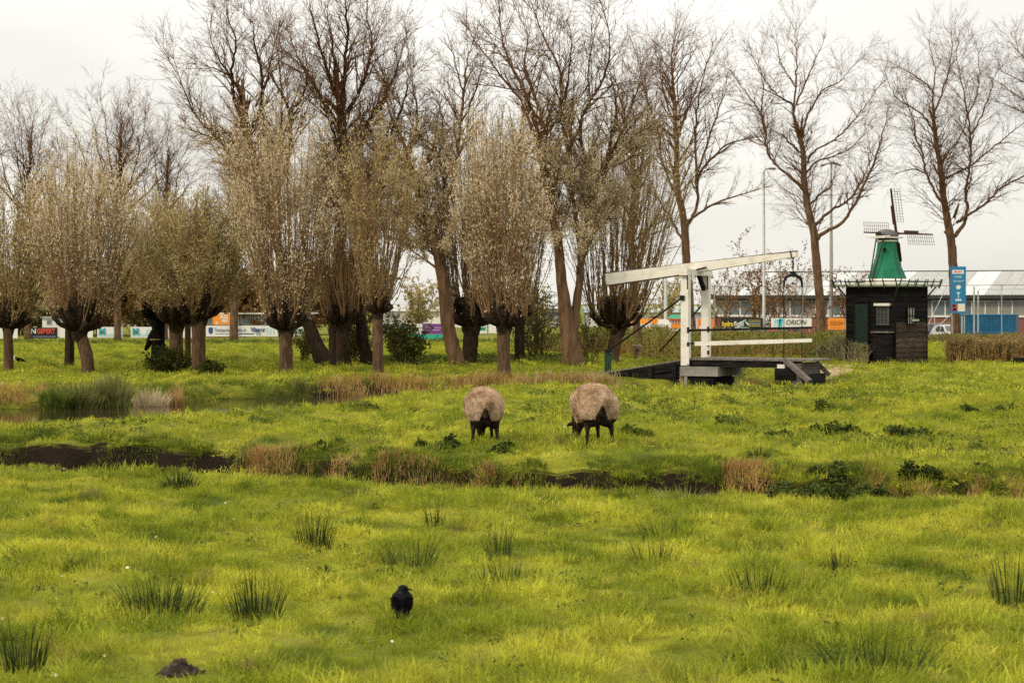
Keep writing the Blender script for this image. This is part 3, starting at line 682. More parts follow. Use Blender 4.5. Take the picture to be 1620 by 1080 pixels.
tall_tree('tall rusty-twigged willow left of the drawbridge beam, behind the bridge pollard', 84,
    [[(1010, 556, 8), (1004, 470, 7), (1000, 380, 6), (1002, 290, 5), (1000, 220, 4)], [(1000, 230, 4), (985, 160, 3), (975, 110, 1.4)], [(1002, 300, 4), (1020, 220, 3), (1026, 150, 1.4)]],
    36, 'old_willow', G2, OLD, M_limb, M_twig, 9, .26, .4, 4000, M_olive, weight=lowleaf(8))

# ---- the bare trees
G3 = 'tall bare trees along the road on the right'
tall_tree('bare tree with slightly ragged bark right above the drawbridge post', 100,
    [[(1095, 545, 9), (1090, 470, 8.5), (1086, 400, 8), (1082, 340, 7), (1072, 290, 6), (1070, 220, 5), (1068, 160, 4), (1064, 110, 2.6), (1062, 65, 1.2)],
     [(1086, 350, 5), (1102, 320, 4), (1106, 265, 3.4), (1125, 240, 3), (1150, 215, 2.2), (1185, 205, 1)], [(1103, 290, 3.6), (1100, 210, 3), (1104, 150, 2.2), (1118, 80, 1)],
     [(1104, 260, 3), (1130, 180, 2.4), (1148, 125, 1)], [(1082, 345, 4), (1110, 325, 3.4), (1140, 308, 2.6), (1190, 292, 1)], [(1072, 300, 4), (1050, 250, 3), (1040, 190, 2.4), (1020, 130, 1.6), (1010, 85, .9)],
     [(1070, 210, 3.4), (1090, 150, 2.4), (1112, 100, 1)], [(1068, 180, 3), (1050, 130, 2), (1044, 80, 1)], [(1084, 380, 4), (1062, 340, 3), (1040, 300, 1.4)]],
    41, 'bare_tree', G3, BARE, M_limb, M_twig, 8, .24, .45, 2600, M_olive, weight=lowleaf(9, 4))
tall_tree('bare tree forking low, directly left of the green windmill', 146,
    [[(1299, 527, 9.5), (1297, 470, 8.5), (1291, 400, 8), (1287, 360, 7.5), (1278, 320, 6.5), (1273, 280, 5.6), (1271, 235, 5), (1266, 205, 4.6)],
     [(1292, 372, 6), (1305, 360, 5), (1330, 346, 4.4), (1350, 318, 3.8), (1368, 280, 3.2), (1388, 228, 2.4), (1400, 185, 1.2)],
     [(1289, 350, 4.6), (1312, 326, 3.6), (1342, 308, 3), (1362, 278, 2.4), (1378, 240, 1.2)],
     [(1273, 290, 5), (1248, 266, 3.8), (1222, 242, 3.2), (1212, 215, 3), (1208, 180, 2.6), (1194, 150, 2), (1172, 118, 1.2), (1158, 95, .8)],
     [(1210, 195, 2.2), (1204, 160, 2), (1208, 120, 1.2), (1200, 80, .8)], [(1266, 208, 4), (1256, 165, 3.4), (1254, 150, 3), (1236, 138, 2.4), (1215, 118, 1.6), (1190, 70, .9)],
     [(1270, 205, 3.6), (1274, 180, 3), (1286, 150, 2.4), (1304, 125, 1.8), (1330, 110, 1.2), (1354, 82, .8)], [(1256, 160, 3), (1259, 110, 2.4), (1260, 70, 1.6), (1258, 30, .9)],
     [(1276, 245, 3), (1290, 225, 2.6), (1320, 208, 2.2), (1345, 182, 1.8), (1370, 150, 1.2), (1392, 118, .8)], [(1274, 265, 3), (1290, 245, 2.6), (1318, 235, 2), (1345, 222, 1.4), (1366, 200, .8)],
     [(1265, 228, 2.6), (1250, 212, 2.2), (1238, 200, 1.6), (1222, 192, .8)], [(1278, 318, 3), (1300, 296, 2.4), (1315, 284, 1.8), (1320, 262, 1)], [(1258, 150, 2.4), (1280, 100, 1.8), (1298, 55, .8)],
     [(1257, 120, 2), (1238, 85, 1.4), (1228, 50, .8)]],
    42, 'bare_tree', G3, BARE, M_limb, M_twig, 7, .20, .5)
tall_tree('bare tree rising behind the tall blue sign', 148,
    [[(1512, 527, 9.5), (1510, 470, 8.8), (1507, 410, 8.4), (1505, 375, 8), (1499, 340, 7), (1492, 300, 6), (1488, 255, 5), (1482, 215, 4.4), (1478, 185, 3.8)],
     [(1509, 368, 6), (1524, 348, 4.8), (1530, 325, 4.4), (1528, 290, 3.8), (1534, 255, 3.4), (1536, 215, 3), (1530, 160, 2.2), (1520, 105, 1.4), (1512, 60, .8)],
     [(1513, 345, 4), (1532, 332, 3.6), (1560, 312, 3.2), (1580, 290, 2.8), (1605, 275, 2.2), (1640, 258, 1)],
     [(1496, 318, 4), (1478, 292, 3.4), (1466, 262, 3), (1460, 232, 2.6), (1448, 200, 2), (1442, 165, 1.4), (1420, 125, .8)], [(1463, 262, 2), (1445, 256, 1.6), (1420, 262, .8)],
     [(1480, 200, 3), (1466, 175, 2.4), (1445, 155, 1.8), (1420, 140, 1.2), (1404, 110, .8)], [(1480, 190, 3.4), (1476, 150, 2.8), (1474, 125, 2.2), (1452, 105, 1.6), (1425, 88, .9)],
     [(1479, 160, 2.6), (1498, 105, 2), (1508, 50, .9)], [(1476, 130, 2), (1480, 90, 1.5), (1470, 45, .8)], [(1490, 275, 3.4), (1508, 265, 2.8), (1536, 250, 2.4), (1565, 225, 2), (1595, 200, 1.4), (1618, 180, .8)],
     [(1536, 200, 2.4), (1560, 150, 1.8), (1575, 100, .9)], [(1488, 245, 2.4), (1505, 222, 2), (1525, 190, 1.4), (1535, 140, .8)], [(1530, 170, 2), (1548, 125, 1.4), (1548, 65, .8)]],
    43, 'bare_tree', G3, BARE, M_limb, M_twig, 7, .20, .5, stub=[[(1502, 372, 3), (1494, 366, 2.4)], [(1509, 345, 2.6), (1515, 328, 2), (1517, 322, 1.4)]])
tall_tree('bare tree at the right edge of the photo, only branch tips showing', 150,
    [[(1700, 527, 10), (1698, 400, 9), (1692, 300, 7), (1690, 200, 5), (1688, 110, 3)], [(1692, 260, 5), (1660, 190, 3.6), (1630, 150, 2.4), (1600, 128, 1), (1580, 112, .8)],
     [(1690, 200, 4), (1655, 130, 3), (1628, 90, 2), (1608, 50, .9)], [(1660, 190, 3), (1625, 165, 2), (1592, 150, .9)], [(1655, 130, 2.4), (1625, 115, 1.6), (1585, 95, .8)], [(1688, 130, 3), (1680, 60, 1)]],
    44, 'bare_tree', G3, BARE, M_limb, M_twig, 8, .22, .6)
G4 = 'bare fan-shaped trees on the left'
def fan(cx, by, ty, spread, n, seed, label, w=7, split=None):
    rr = random.Random(seed); split = split or (by - (by - ty) * .58)
    L = [[(cx, 541, w), (cx + rr.uniform(-2, 2), 450, w * .9), (cx + rr.uniform(-4, 4), 360, w * .8), (cx, split + 20, w * .62), (cx + 2, split - 50, w * .4), (cx + 4, ty + 45, 1.2)]]
    for k in range(n):
        a = -1 + 2 * (k + rr.uniform(.2, .8)) / n; y0 = split + rr.uniform(-35, 40); x1 = cx + a * spread; y1 = ty + (abs(a) ** 1.6) * 85 + rr.uniform(0, 18)
        L.append([(cx, y0, w * .42), (cx + a * spread * .35, y0 + (y1 - y0) * .28, 2.3), (cx + a * spread * .72, y0 + (y1 - y0) * .62, 1.6), (x1, y1, .8)])
    return tall_tree(label, 112, L, seed, 'bare_tree', G4, BARE, M_limb, M_twig, 7, .22, .6)
fan(186, 541, 152, 98, 9, 51, 'bare fan-crowned tree above the second and third pollards on the left', 7)
fan(44, 541, 176, 72, 8, 52, 'bare fan-crowned tree at the far left above the edge pollard', 7)
fan(-62, 541, 150, 70, 6, 57, 'bare fan-crowned tree mostly outside the left edge', 7)
fan(262, 541, 205, 44, 5, 53, 'small bare tree low behind the olive clump', 5)
fan(370, 541, 275, 55, 5, 54, 'straight-trunked tree behind the white timber board', 8)

# ---- shrubs, thickets and small trees
def shrub(name, label, cat, cx, by, w, ty, seed, leafm, nleaf, stems=14, group=None, dist=None, leafsz=(.09, .05), twig=M_rod, depth=.8, kids=1.0):
    dist = dist or gdh(cx, by); s = dist / FPX; base = px(cx, by, dist); base.z = hz(base.x, base.y); rr = random.Random(seed); nr = np.random.default_rng(seed)
    t = thing(name, label, cat, base, 0, group); S = Segs(); Hh = CAM_H - (ty - 480) * s - base.z; hw = w * s / 2
    cfg = dict(step=[.3, .22, .2], up=[.05, .03, .02], wander=.16, kids=[6 * kids, 4 * kids, 0], angle=(20, 55), rmin=.006, lmin=.15)
    for k in range(stems):
        a = rr.uniform(0, 6.28); u = rr.random(); p = base + Vector((math.cos(a) * u * hw * .45, math.sin(a) * u * hw * .45 * depth, -.05))
        tip = Vector((math.cos(a) * u * hw, math.sin(a) * u * hw * depth, Hh * (1 - .35 * u * u) * rr.uniform(.75, 1.02))); d = (base + tip - p)
        L = d.length; grow(S, p, d.normalized(), L, .012 + L * .006, 0, cfg, rr)
    link('branches', S.mesh('branches', twig, base), t)
    if nleaf:
        V, F = leaves_on(S, nleaf, leafsz[0], leafsz[1], nr, base, None, .2, .06)
        link('foliage', npmesh('foliage', V, F, leafm), t)
    return t
shrub('bush', 'dark bush with ivy-green leaves right of the slimmest pollard trunk', 'bush', 640, 578, 90, 500, 61, M_ivy, 5200, 16)
shrub('bush', 'dark scrubby bush between the leaning trunk and the lone pollard', 'bush', 482, 574, 50, 520, 62, M_bush, 1200, 8)
shrub('bush', 'dark undergrowth filling the gap between shaded pollard and slim trunk', 'bush', 560, 576, 70, 505, 63, M_ivy, 2600, 12)
shrub('bush', 'leafy yellow-green bush right of the shadow-dark trunk', 'bush', 852, 574, 60, 440, 64, M_bush, 2800, 12)
shrub('bush', 'straggling bush leaning out from the double trunk toward the bridge', 'bush', 935, 574, 60, 490, 65, M_bush, 900, 10)
shrub('bush', 'low dark green bush round the feet of the olive clump', 'bush', 268, 590, 84, 556, 66, M_ivy, 4800, 26, leafsz=(.10, .05))
shrub('bush', 'low dark green sprawl right of the scarred trunk', 'bush', 330, 594, 50, 572, 67, M_ivy, 2600, 16, leafsz=(.10, .05))
G5 = 'thicket trees behind the advertising boards'
th = [(-60, 150, 405, 'olive thicket at the far left edge beyond the boards', M_olive), (30, 130, 420, 'olive-brown thicket behind the edge pollard', M_olive), (95, 110, 418, 'yellowish thicket between the edge pollard and the bent trunk', M_bush),
      (165, 120, 425, 'brown thicket above the first teal M board', M_brownleaf), (230, 110, 412, 'brown thicket above the second teal M board', M_olive), (318, 120, 410, 'tangled thicket behind the scarred trunk', M_olive),
      (395, 120, 428, 'russet thicket above the blue-windowed clubhouse', M_brownleaf), (465, 110, 415, 'russet thicket behind the leaning trunk', M_brownleaf), (540, 110, 408, 'brown thicket behind the shaded pollard', M_brownleaf)]
for i, (cx, w, ty, lb, m) in enumerate(th):
    shrub('thicket', lb, 'thicket', cx, 540, w, ty, 70 + i, m, 11000, 30, G5, 134 + (i % 3) * 4, (.34, .22), M_twig)
G6 = 'small half-bare trees before the hall'
for i, (cx, w, ty, n, lb, d) in enumerate([(1195, 90, 372, 1300, 'small brown-leaved tree beside the single lamp post', 155), (1240, 70, 375, 900, 'small brown-leaved tree under the tip of the drawbridge beam', 156), (1342, 70, 398, 1300, 'round-topped brown tree between forked bare tree and windmill', 158),
      (1140, 60, 400, 700, 'small leafy tree just right of the drawbridge posts', 154), (660, 90, 440, 2400, 'low thin tree in the gap above the purple board', 140), (840, 110, 445, 3000, 'low thin tree behind the shadow-dark trunk', 140), (990, 90, 440, 2200, 'low thin tree behind the bridge pollard', 142), (1050, 80, 420, 2200, 'low thin tree above the orange crates', 146)]):
    shrub('small_tree', lb, 'tree', cx, 527, w, ty, 90 + i, M_brownleaf if i < 4 else M_olive, n, 11, G6, d, (.20, .12), M_twig, kids=.8)
# ------------------------------------------------------------------ the white drawbridge
TH = R(27); BA = Vector((math.cos(TH), -math.sin(TH), 0)); BB = Vector((math.sin(TH), math.cos(TH), 0))
BO = px(1085, 480, 58.0); BO.z = 0; BW = 1.6
bridge = thing('drawbridge', 'small white wooden drawbridge with tilted balance beam over the canal', 'bridge', (BO.x, BO.y, 0), -TH)
def BU(p, v):      # position along the bridge that is seen at photo column p, v metres across
    k = (p - 810) / FPX; o = BO + BB * v; return (k * o.y - o.x) / (BA.x - k * BA.y)
def BZ(u, v, y):   # height seen on photo row y
    return CAM_H - (y - 480) / FPX * (BO + BA * u + BB * v).y
def bb(name, m, *boxes, parent=None):
    M = mb()
    for b in boxes: M.box(*b)
    return M.build(name, m, parent or bridge)
zd = .56
pw = .23
for v in (0, BW):
    zt = 3.02
    post = bb('post', M_white, (-pw / 2, pw / 2, v - .11, v + .11, zd - .16 if v == 0 else zd, zt))
    for z in (1.0, 1.43):
        bb('hinge', M_iron, (pw / 2 - .03, pw / 2 + .035, v - .13, v - .105, z - .08, z + .08), parent=post)
    bb('hinge', M_iron, (pw / 2 - .03, pw / 2 + .035, v - .13, v - .105, .68, .80), parent=post)
    bb('strap', M_iron, (pw / 2 - .03, pw / 2, v - .125, v - .108, zt - .40, zt + .05), parent=post)
M = mb(); M.box(.05, pw / 2 + .05, -.17, -.13, .44, .95); M.build('iron_foot', M_white, bridge)
cap = bb('cap_beam', M_white, (-.12, .12, -.22, BW + .22, 3.022, 3.20))
bb('strap', M_iron, (-.135, -.121, .50, .53, 2.98, 3.22), parent=cap); bb('strap', M_iron, (-.135, -.121, 1.05, 1.08, 2.98, 3.22), parent=cap)
M = mb(); M.bar((-.02, BW - .12, 2.62), (-.02, BW - .50, 3.02), .12, .10); M.build('knee_brace', M_iron, bridge)
M = mb(); M.bar((-.02, .12, 2.70), (-.02, .42, 3.02), .10, .09); M.build('knee_brace', M_white, bridge)
uL, uR = BU(963, .8), BU(1261, .8); zL, zR = BZ(uL, .8, 442), BZ(uR, .8, 402)
beam = mb()
beam.bar((uL, .8, zL), (-.0, .8, zL + (zR - zL) * (-uL) / (uR - uL)), .40, .34, .36, .29)
beam.bar((0.002, .8, zL + (zR - zL) * (-uL) / (uR - uL)), (uR, .8, zR), .358, .286, .19, .15)
bo = beam.build('balance_beam', M_white, bridge)
zc = zL + (zR - zL) * (-uL) / (uR - uL)
M = mb(); M.bar((-.20, .57, zc - .13), (.42, .57, zc + .0), .02, .05); M.build('strap', M_iron, bo); M = mb(); M.bar((uR - .16, .8, zR - .02), (uR - .13, .8, zR - .015), .24, .22); M.build('strap', M_iron, bo)
M = mb(); M.bar((uL + .02, .8, zL - .175), (-.15, .8, zc - .165), .34, .04); M.build('soffit', M_brownwood, bo)
M = mb(); M.bar((uL, .8, zL + .188), (uR, .8, zR + .09), .38, .03, .21, .03); M.build('weather_board', M_greywood, bo)
# hanging gear
uh = uR - .12; zs = zR - .62
M = mb(); M.tube([(uh, .8, zR - .08), (uh, .76, zR - .3), (uh, .8, zs + .08)], .014, 6); M.tube([(uh, .8, zR - .08), (uh, .84, zR - .3), (uh, .8, zs + .08)], .014, 6); M.build('hanger', M_iron, bridge)
M = mb(); pts = []
for i in range(13):
    a = math.pi * i / 12; pts.append((uh, .8 - .8 * math.cos(a), zs - .32 + .34 * math.sin(a) ** .6))
M.tube(pts, [.03 + .02 * math.sin(math.pi * i / 12) for i in range(13)], 8); M.box(uh - .07, uh + .07, .72, .88, zs - .02, zs + .12); M.build('spreader', M_iron, bridge)
for v in (0, BW):
    M = mb(); z0 = zd; z1 = zs - .32; nl = 46
    for i in range(nl):
        a, b = z0 + (z1 - z0) * i / nl, z0 + (z1 - z0) * (i + 1.25) / nl; w = .018
        if i % 2: M.tube([(uh - w, v, a), (uh - w, v, b)], .006, 4); M.tube([(uh + w, v, a), (uh + w, v, b)], .006, 4)
        else: M.tube([(uh, v - w, a), (uh, v - w, b)], .006, 4); M.tube([(uh, v + w, a), (uh, v + w, b)], .006, 4)
    M.build('chain', M_iron, bridge)
# rails on the near side
ue = BU(1285, 0)
M = mb(); M.bar((.12, -.03, BZ(.12, 0, 522.5)), (ue, -.03, BZ(ue, 0, 518)), .06, .065); M.build('handrail', M_iron, bridge)
M = mb(); M.bar((BU(1100, 0), -.03, BZ(.2, 0, 543.5)), (BU(1240, 0), -.03, BZ(3, 0, 539.6)), .05, .12); M.build('white_rail', M_white, bridge)
M = mb(); M.bar((BU(1240.6, 0), -.03, BZ(3, 0, 539.5)), (ue, -.03, BZ(ue, 0, 538.2)), .045, .10); M.build('white_rail', M_white, bridge)
M = mb(); M.bar((.14, -.03, BZ(.2, 0, 543)), (BU(1100, 0), -.03, BZ(.2, 0, 543.5)), .04, .04); M.build('rail_pin', M_iron, bridge)
# deck
u = .14; k = 0; u2 = BU(1277, 0)
pme = None
while u < u2:
    o = bb('deck_plank', M_greywood, (0, .235, -.10, BW + .10, 0, .05)) if pme is None else link('deck_plank', pme, bridge)
    pme = o.data; o.location = (u, rnd.uniform(-.02, .02), zd + rnd.uniform(0, .006)); u += .25
for v in (-.06, BW / 2, BW + .0): bb('girder', M_tar, (.14, BU(1238, 0), v, v + .12, zd - .19, zd - .003))
# pier and abutments
bb('pier_cap', M_conc, (-.10, 1.08, -.22, BW + .2, .10, .37))
bb('pier_leg', M_brownwood, (-.28, .02, -.12, .12, -.8, .098)); bb('pier_leg', M_conc, (.03, .12, -.2, .1, -.8, .096))
bb('pier_wall', M_tar, (.14, .82, -.16, BW, -.8, .094))
for i in range(4): bb('abutment_plank', M_tar, (.84, .90, -.15, BW, -.75 + i * .20, -.56 + i * .20))
uw = BU(962, 0)
def strip(name, m, uA, uB, v0, v1, zA0, zA1, zB0, zB1):
    M = mb(); M.hexa([(uA, v0, zA0), (uB, v0, zB0), (uB, v1, zB0), (uA, v1, zA0), (uA, v0, zA1), (uB, v0, zB1), (uB, v1, zB1), (uA, v1, zA1)]); return M.build(name, m, bridge)
N_ = 5
for i in range(N_):
    f0, f1 = i / N_, (i + 1) / N_ - .04
    strip('wing_plank', M_tar, uw, -.16, -.14, -.05 + .012 * (i % 2), -.70 + f0 * .82, -.70 + f1 * .82, -.75 + f0 * 1.26, -.75 + f1 * 1.26)
strip('coping', M_greywood, uw - .05, -.15, -.17, .0, .13, .17, .522, .56)
for f in (.12, .42, .72): bb('wing_post', M_tar, (uw * f - .07, uw * f + .07, -.22, -.142, -.8, .50 - .40 * f))
strip('ramp', M_conc, uw - .6, -.16, .0, BW + .1, -.3, .10, .3, .52)
a0, a1 = BU(1228, 0), BU(1262, 0)
bb('abutment_block', M_tar, (a0, a1, -.14, BW, .02, .36)); bb('bearing', M_white, (a0 + .08, a0 + .30, -.15, .05, .362, .47))
bb('abutment_wall', M_greywood, (a1 - .12, a1 + .14, -.12, BW, -.6, .50))
bb('abutment_wall', M_tar, (a1 + .142, a1 + .30, -.10, BW, -.6, .18))
M = mb(); M.bar((BU(1246, 0), -.20, BZ(2.9, 0, 569)), (BU(1288, 0) + .02, -.45, BZ(3.6, 0, 602)), .16, .12); M.build('sloping_coping', M_greywood, bridge)
M = mb(); M.bar((a1 + .02, BW, .50), (a1 + .36, BW + .15, .12), .16, .12); M.build('sloping_coping', M_greywood, bridge)
# stays
for (pa, ya, pb, yb, v) in ((1079, 471, 966, 552, 0), (1112, 482, 1043, 556, BW)):
    ua = -pw / 2; za = BZ(ua, v, ya); ub = BU(pb, v); zb = BZ(ub, v, yb)
    M = mb(); M.tube([(ua, v, za), ((ua + ub) / 2, v, (za + zb) / 2 - .015), (ub, v, zb)], .028, 6); M.build('stay_rod', M_iron, bridge)
    if v == 0: bb('stay_bracket', M_iron, (-pw / 2 - .02, pw / 2 * .1, -.15, -.128, za - .07, za + .07))
def post_thing(name, lb, cat, cx, by, w, ty, m, top=None, d=None):
    d = d or gdh(cx, by); s = d / FPX; b = px(cx, by, d); b.z = hz(b.x, b.y); t = thing(name, lb, cat, b, .3); h = CAM_H - (ty - 480) * s - b.z
    M = mb(); r = w * s / 2; M.tube([(0, 0, -.2), (0, 0, h * .5), (.01, 0, h * .93), (0, 0, h)], [r * .95, r, r * 1.02, r * .85], 10, True, .04, 3); M.build('post', m, t)
    if top: M = mb(); M.tube([(0, 0, h), (0, 0, h + .06)], [r * 1.25, r * 1.1], 10); M.build('post_top', top, t)
    return t
post_thing('bollard', 'short black bollard where the far stay rod of the drawbridge ends', 'bollard', 1043, 573, 9, 558, M_iron, M_iron)
t = post_thing('mooring_post', 'black and green post at the left foot of the drawbridge ramp', 'post', 962, 590, 11, 556, mat('black_green_paint', (.012, .03, .016), .6, (.02, .10, .04), 6, 2, vscale=(3, 3, .6)), M_iron)
# weathered stump with a knot hole
d = gd(572); s = d / FPX; b = px(1007, 572, d); b.z = hz(b.x, b.y)
t = thing('wooden_stump', 'pale weathered stump standing in the weeds behind the bridge ramp', 'stump', b)
M = mb(); M.tube([(0, 0, -.1), (-.02, 0, .1), (.0, 0, .32), (.02, 0, .50), (.02, 0, .56)], [.10, .09, .14, .21, .17], 12, True, .08, 4); M.build('trunk', M_brownwood, t, True)
M = mb(); M.tube([(.03, -.205, .36), (.03, -.225, .36)], [.05, .045], 8); M.build('knot_hole', M_head, t)
# sandy path between bridge and mill
M = mb(); P1 = [(8.55, 57.2), (9.6, 58.4), (10.8, 62), (11.8, 67), (12.4, 71), (12.4, 73), (10.6, 71.5), (10.1, 67), (9.3, 62.5), (8.3, 59.6)]
mp_ = mat('sandy_path', (.36, .25, .16), .95, (.24, .18, .10), 2.5, 5)
pv = []; n = 14
def lerp2(a, b, t): return (a[0] + (b[0] - a[0]) * t, a[1] + (b[1] - a[1]) * t)
A = [(8.55, 57.2), (9.8, 59.5), (11.0, 63), (12.0, 68), (12.6, 73)]; B = [(8.3, 59.4), (9.0, 61.5), (9.8, 64), (10.4, 68.5), (10.9, 73)]
for i in range(len(A) - 1):
    for j in range(4):
        pv.append([lerp2(A[i], A[i + 1], j / 4), lerp2(B[i], B[i + 1], j / 4)])
V = []
for a, b in pv:
    for k in range(5): x, y = lerp2(a, b, k / 4); V.append((x, y, hz(x, y) + .05 - (.09 if k in (0, 4) else 0)))
M.add(V, [(i * 5 + k, i * 5 + k + 1, (i + 1) * 5 + k + 1, (i + 1) * 5 + k) for i in range(len(pv) - 1) for k in range(4)]); M.build('path', mp_, kind='structure', smooth=True)

# ------------------------------------------------------------------ the little green windmill on its black shed
MD = 73.6; ms = MD / FPX; MC = px(1403, 577, MD); mz = hz(MC.x, MC.y) + .02
mill = thing('windmill', 'little green windmill on a black tarred weatherboard shed', 'windmill', (MC.x, MC.y, mz), R(45 + 1))
HB = 1.03; WH = (577 - 459) * ms            # half side, wall height
M_glass = mat('dark_window_glass', (.05, .055, .055), .15, spec=.6); M_lit = mat('lit_painted_pane', (.30, .30, .26), .4, (.16, .16, .14), 4, 3)  # the second pane is painted pale to look lit
M_dgreen = mat('dark_green_paint', (.004, .014, .009), .7, (.007, .022, .014), 4, 3); M_millg = mat('mill_green_paint', (.012, .155, .080), .6, (.010, .085, .050), 2.4, 6, .4, .7, vscale=(2, 2, .5), spec=.15, bump=.006, bscale=9)
M_wred = mat('red_brown_timber', (.055, .022, .014), .8, (.03, .013, .009), 5, 3); M_roofg = mat('grey_thatch', (.07, .066, .062), .95, (.14, .135, .13), 7, 5, bump=.015)
mb().box(-HB + .03, HB - .03, -HB + .03, HB - .03, -.05, WH).build('core', M_tar, mill)
# faces: local -Y shows to the right of the near corner, local -X to the left
nb = 15; bh = WH / nb
for fi, (ax) in enumerate(('x-', 'y-', 'x+', 'y+')):
    for i in range(nb):
        z0, z1 = i * bh, (i + 1) * bh + .02; o, p = .035, .012; e = rnd.uniform(-.012, .012)
        if ax == 'y-': c = [(-HB + e, -HB - o, z0), (HB, -HB - o, z0), (HB, -HB + .02, z0), (-HB + e, -HB + .02, z0), (-HB + e, -HB - p, z1), (HB, -HB - p, z1), (HB, -HB + .02, z1), (-HB + e, -HB + .02, z1)]
        elif ax == 'y+': c = [(-HB, HB - .02, z0), (HB, HB - .02, z0), (HB, HB + o, z0), (-HB, HB + o, z0), (-HB, HB - .02, z1), (HB, HB - .02, z1), (HB, HB + p, z1), (-HB, HB + p, z1)]
        elif ax == 'x-': c = [(-HB - o, -HB, z0), (-HB + .02, -HB, z0), (-HB + .02, HB + e, z0), (-HB - o, HB + e, z0), (-HB - p, -HB, z1), (-HB + .02, -HB, z1), (-HB + .02, HB + e, z1), (-HB - p, HB + e, z1)]
        else: c = [(HB - .02, -HB, z0), (HB + o, -HB, z0), (HB + o, HB, z0), (HB - .02, HB, z0), (HB - .02, -HB, z1), (HB + p, -HB, z1), (HB + p, HB, z1), (HB - .02, HB, z1)]
        M_ = M_greywood if (ax == 'y-' and i in (3, 4, 6)) else M_tar
        w = mb().hexa(c).build('weatherboard', MATS.get('worn_highlit_board') or mat('worn_highlit_board', (.026, .019, .014), .9, (.125, .090, .062), 4, 5, .35, .72, vscale=(1, 1, 8), rand=.35, spec=.06) if (ax == 'y-' and i < 8) else M_tar, mill)  # lower right-face boards painted paler: plank highlights as well as wear
for x, y in ((-HB - .04, -HB - .04), (HB + .0, -HB - .04), (-HB - .04, HB)): mb().box(x, x + .05, y, y + .05, 0, WH).build('corner_board', M_tar, mill)
def mill_window(face, c0, z0, z1, w, pane, frame, rows=3, cols=2, sill=None):
    """face 'y' or 'x'; c0 centre along the face"""
    F_ = mb(); G = mb(); t = .045; dpt = -HB - .085
    def bx(MM, a0, a1, b0, b1, za, zb):
        if face == 'y': MM.box(a0, a1, b0, b1, za, zb)
        else: MM.box(b0, b1, a0, a1, za, zb)
    bx(F_, c0 - w / 2, c0 - w / 2 + t, dpt, -HB - .0, z0, z1); bx(F_, c0 + w / 2 - t, c0 + w / 2, dpt, -HB, z0, z1)
    bx(F_, c0 - w / 2 + t, c0 + w / 2 - t, dpt, -HB, z0, z0 + t); bx(F_, c0 - w / 2 + t, c0 + w / 2 - t, dpt, -HB, z1 - t, z1)
    wi = mb()
    for k in range(1, cols): x = c0 - w / 2 + w * k / cols; bx(F_, x - .012, x + .012, dpt + .008, dpt + .03, z0 + t, z1 - t)
    for k in range(1, rows): z = z0 + (z1 - z0) * k / rows; bx(F_, c0 - w / 2 + t, c0 + w / 2 - t, dpt + .011, dpt + .028, z - .012, z + .012)
    wo_ = F_.build('window', frame, mill)
    bx(G, c0 - w / 2 + t, c0 + w / 2 - t, dpt + .035, dpt + .04, z0 + t, z1 - t); G.build('pane', pane, wo_)
    return wo_
def MZ(y): return (577 - y) * ms
mill_window('y', -.10 + .03, MZ(519), MZ(490), .56, M_lit, M_tar, 2, 3)
w2 = mill_window('x', -.55, MZ(519), MZ(490), .52, M_glass, mat('pale_grey_frame', (.07, .08, .07), .6), 3, 3)
mb().box(-HB - .17, -HB - .04, -.88, -.22, MZ(489), MZ(485)).build('awning_board', M_white, mill)
o = mb(); o.box(-HB + .95, -HB + 1.42, -HB - .11, -HB - .09, MZ(513), MZ(510)); o.build('shutter_slat', mat('pale_green_board', (.36, .42, .28), .6), mill)
M = mb(); M.box(-HB - .075, -HB - .035, .10, .66, MZ(553), MZ(486)); M.build('door', M_dgreen, mill)
M = mb(); M.box(-HB - .09, -HB - .036, .05, .098, MZ(553), MZ(484)); M.box(-HB - .09, -HB - .036, .662, .71, MZ(553), MZ(484)); M.box(-HB - .09, -HB - .036, .05, .71, MZ(483.8), MZ(481)); M.build('door_frame', M_tar, mill)
M = mb(); M.box(-HB - .095, -HB - .076, .20, .24, MZ(522), MZ(520)); M.build('door_handle', M_wred, mill)
# low tarred box with a grey lid, standing out at the near corner
M = mb(); M.box(-HB - .35, -HB - .045, -HB + .05, -HB + .72, -.02, MZ(531)); M.build('corner_box', M_tar, mill); mb().box(-HB - .42, -HB - .04, -HB - .0, -HB + .78, MZ(531) + .003, MZ(528.5)).build('corner_box_lid', M_greywood, mill)
for i in range(4): x = -.2 + i * .36; mb().box(x, x + .16, -HB - .08, -HB - .04, -.02, .07).build('foot_block', M_greywood, mill)
# gallery
GS = 1.36; gz_ = MZ(459)
M = mb(); M.box(-GS, GS, -GS, GS, gz_ + .002, gz_ + .05); M.build('gallery_floor', mat('pale_green_fascia', (.46, .48, .38), .6, (.30, .34, .26), 5, 3), mill)
M_rail = mat('gallery_rail_green', (.02, .045, .03), .6)
def ring(z, w, h, g, name, m):
    M = mb()
    for a, b in (((-g, -g), (g, -g)), ((g, -g), (g, g)), ((g, g), (-g, g)), ((-g, g), (-g, -g))): M.bar((*a, z), (*b, z), w, h)
    return M.build(name, m, mill)
ring(gz_ + .075, .07, .04, GS + .01, 'fascia', MATS['pale_green_fascia']); ring(gz_ + .19, .035, .035, GS + .03, 'gallery_rail', M_rail)
for k in range(6):
    f = -1 + 2 * k / 5
    for (x, y, ox, oy) in ((f * GS, -GS, 0, -1), (-GS, f * GS, -1, 0), (f * GS, GS, 0, 1), (GS, f * GS, 1, 0)):
        if k == 5 and ox == 0 and False: continue
        M = mb(); M.bar((x + ox * .02, y + oy * .02, gz_ - .06), (x + ox * .16 + .0, y + oy * .16, gz_ + .27), .035, .035); M.build('rail_post', M_rail, mill)
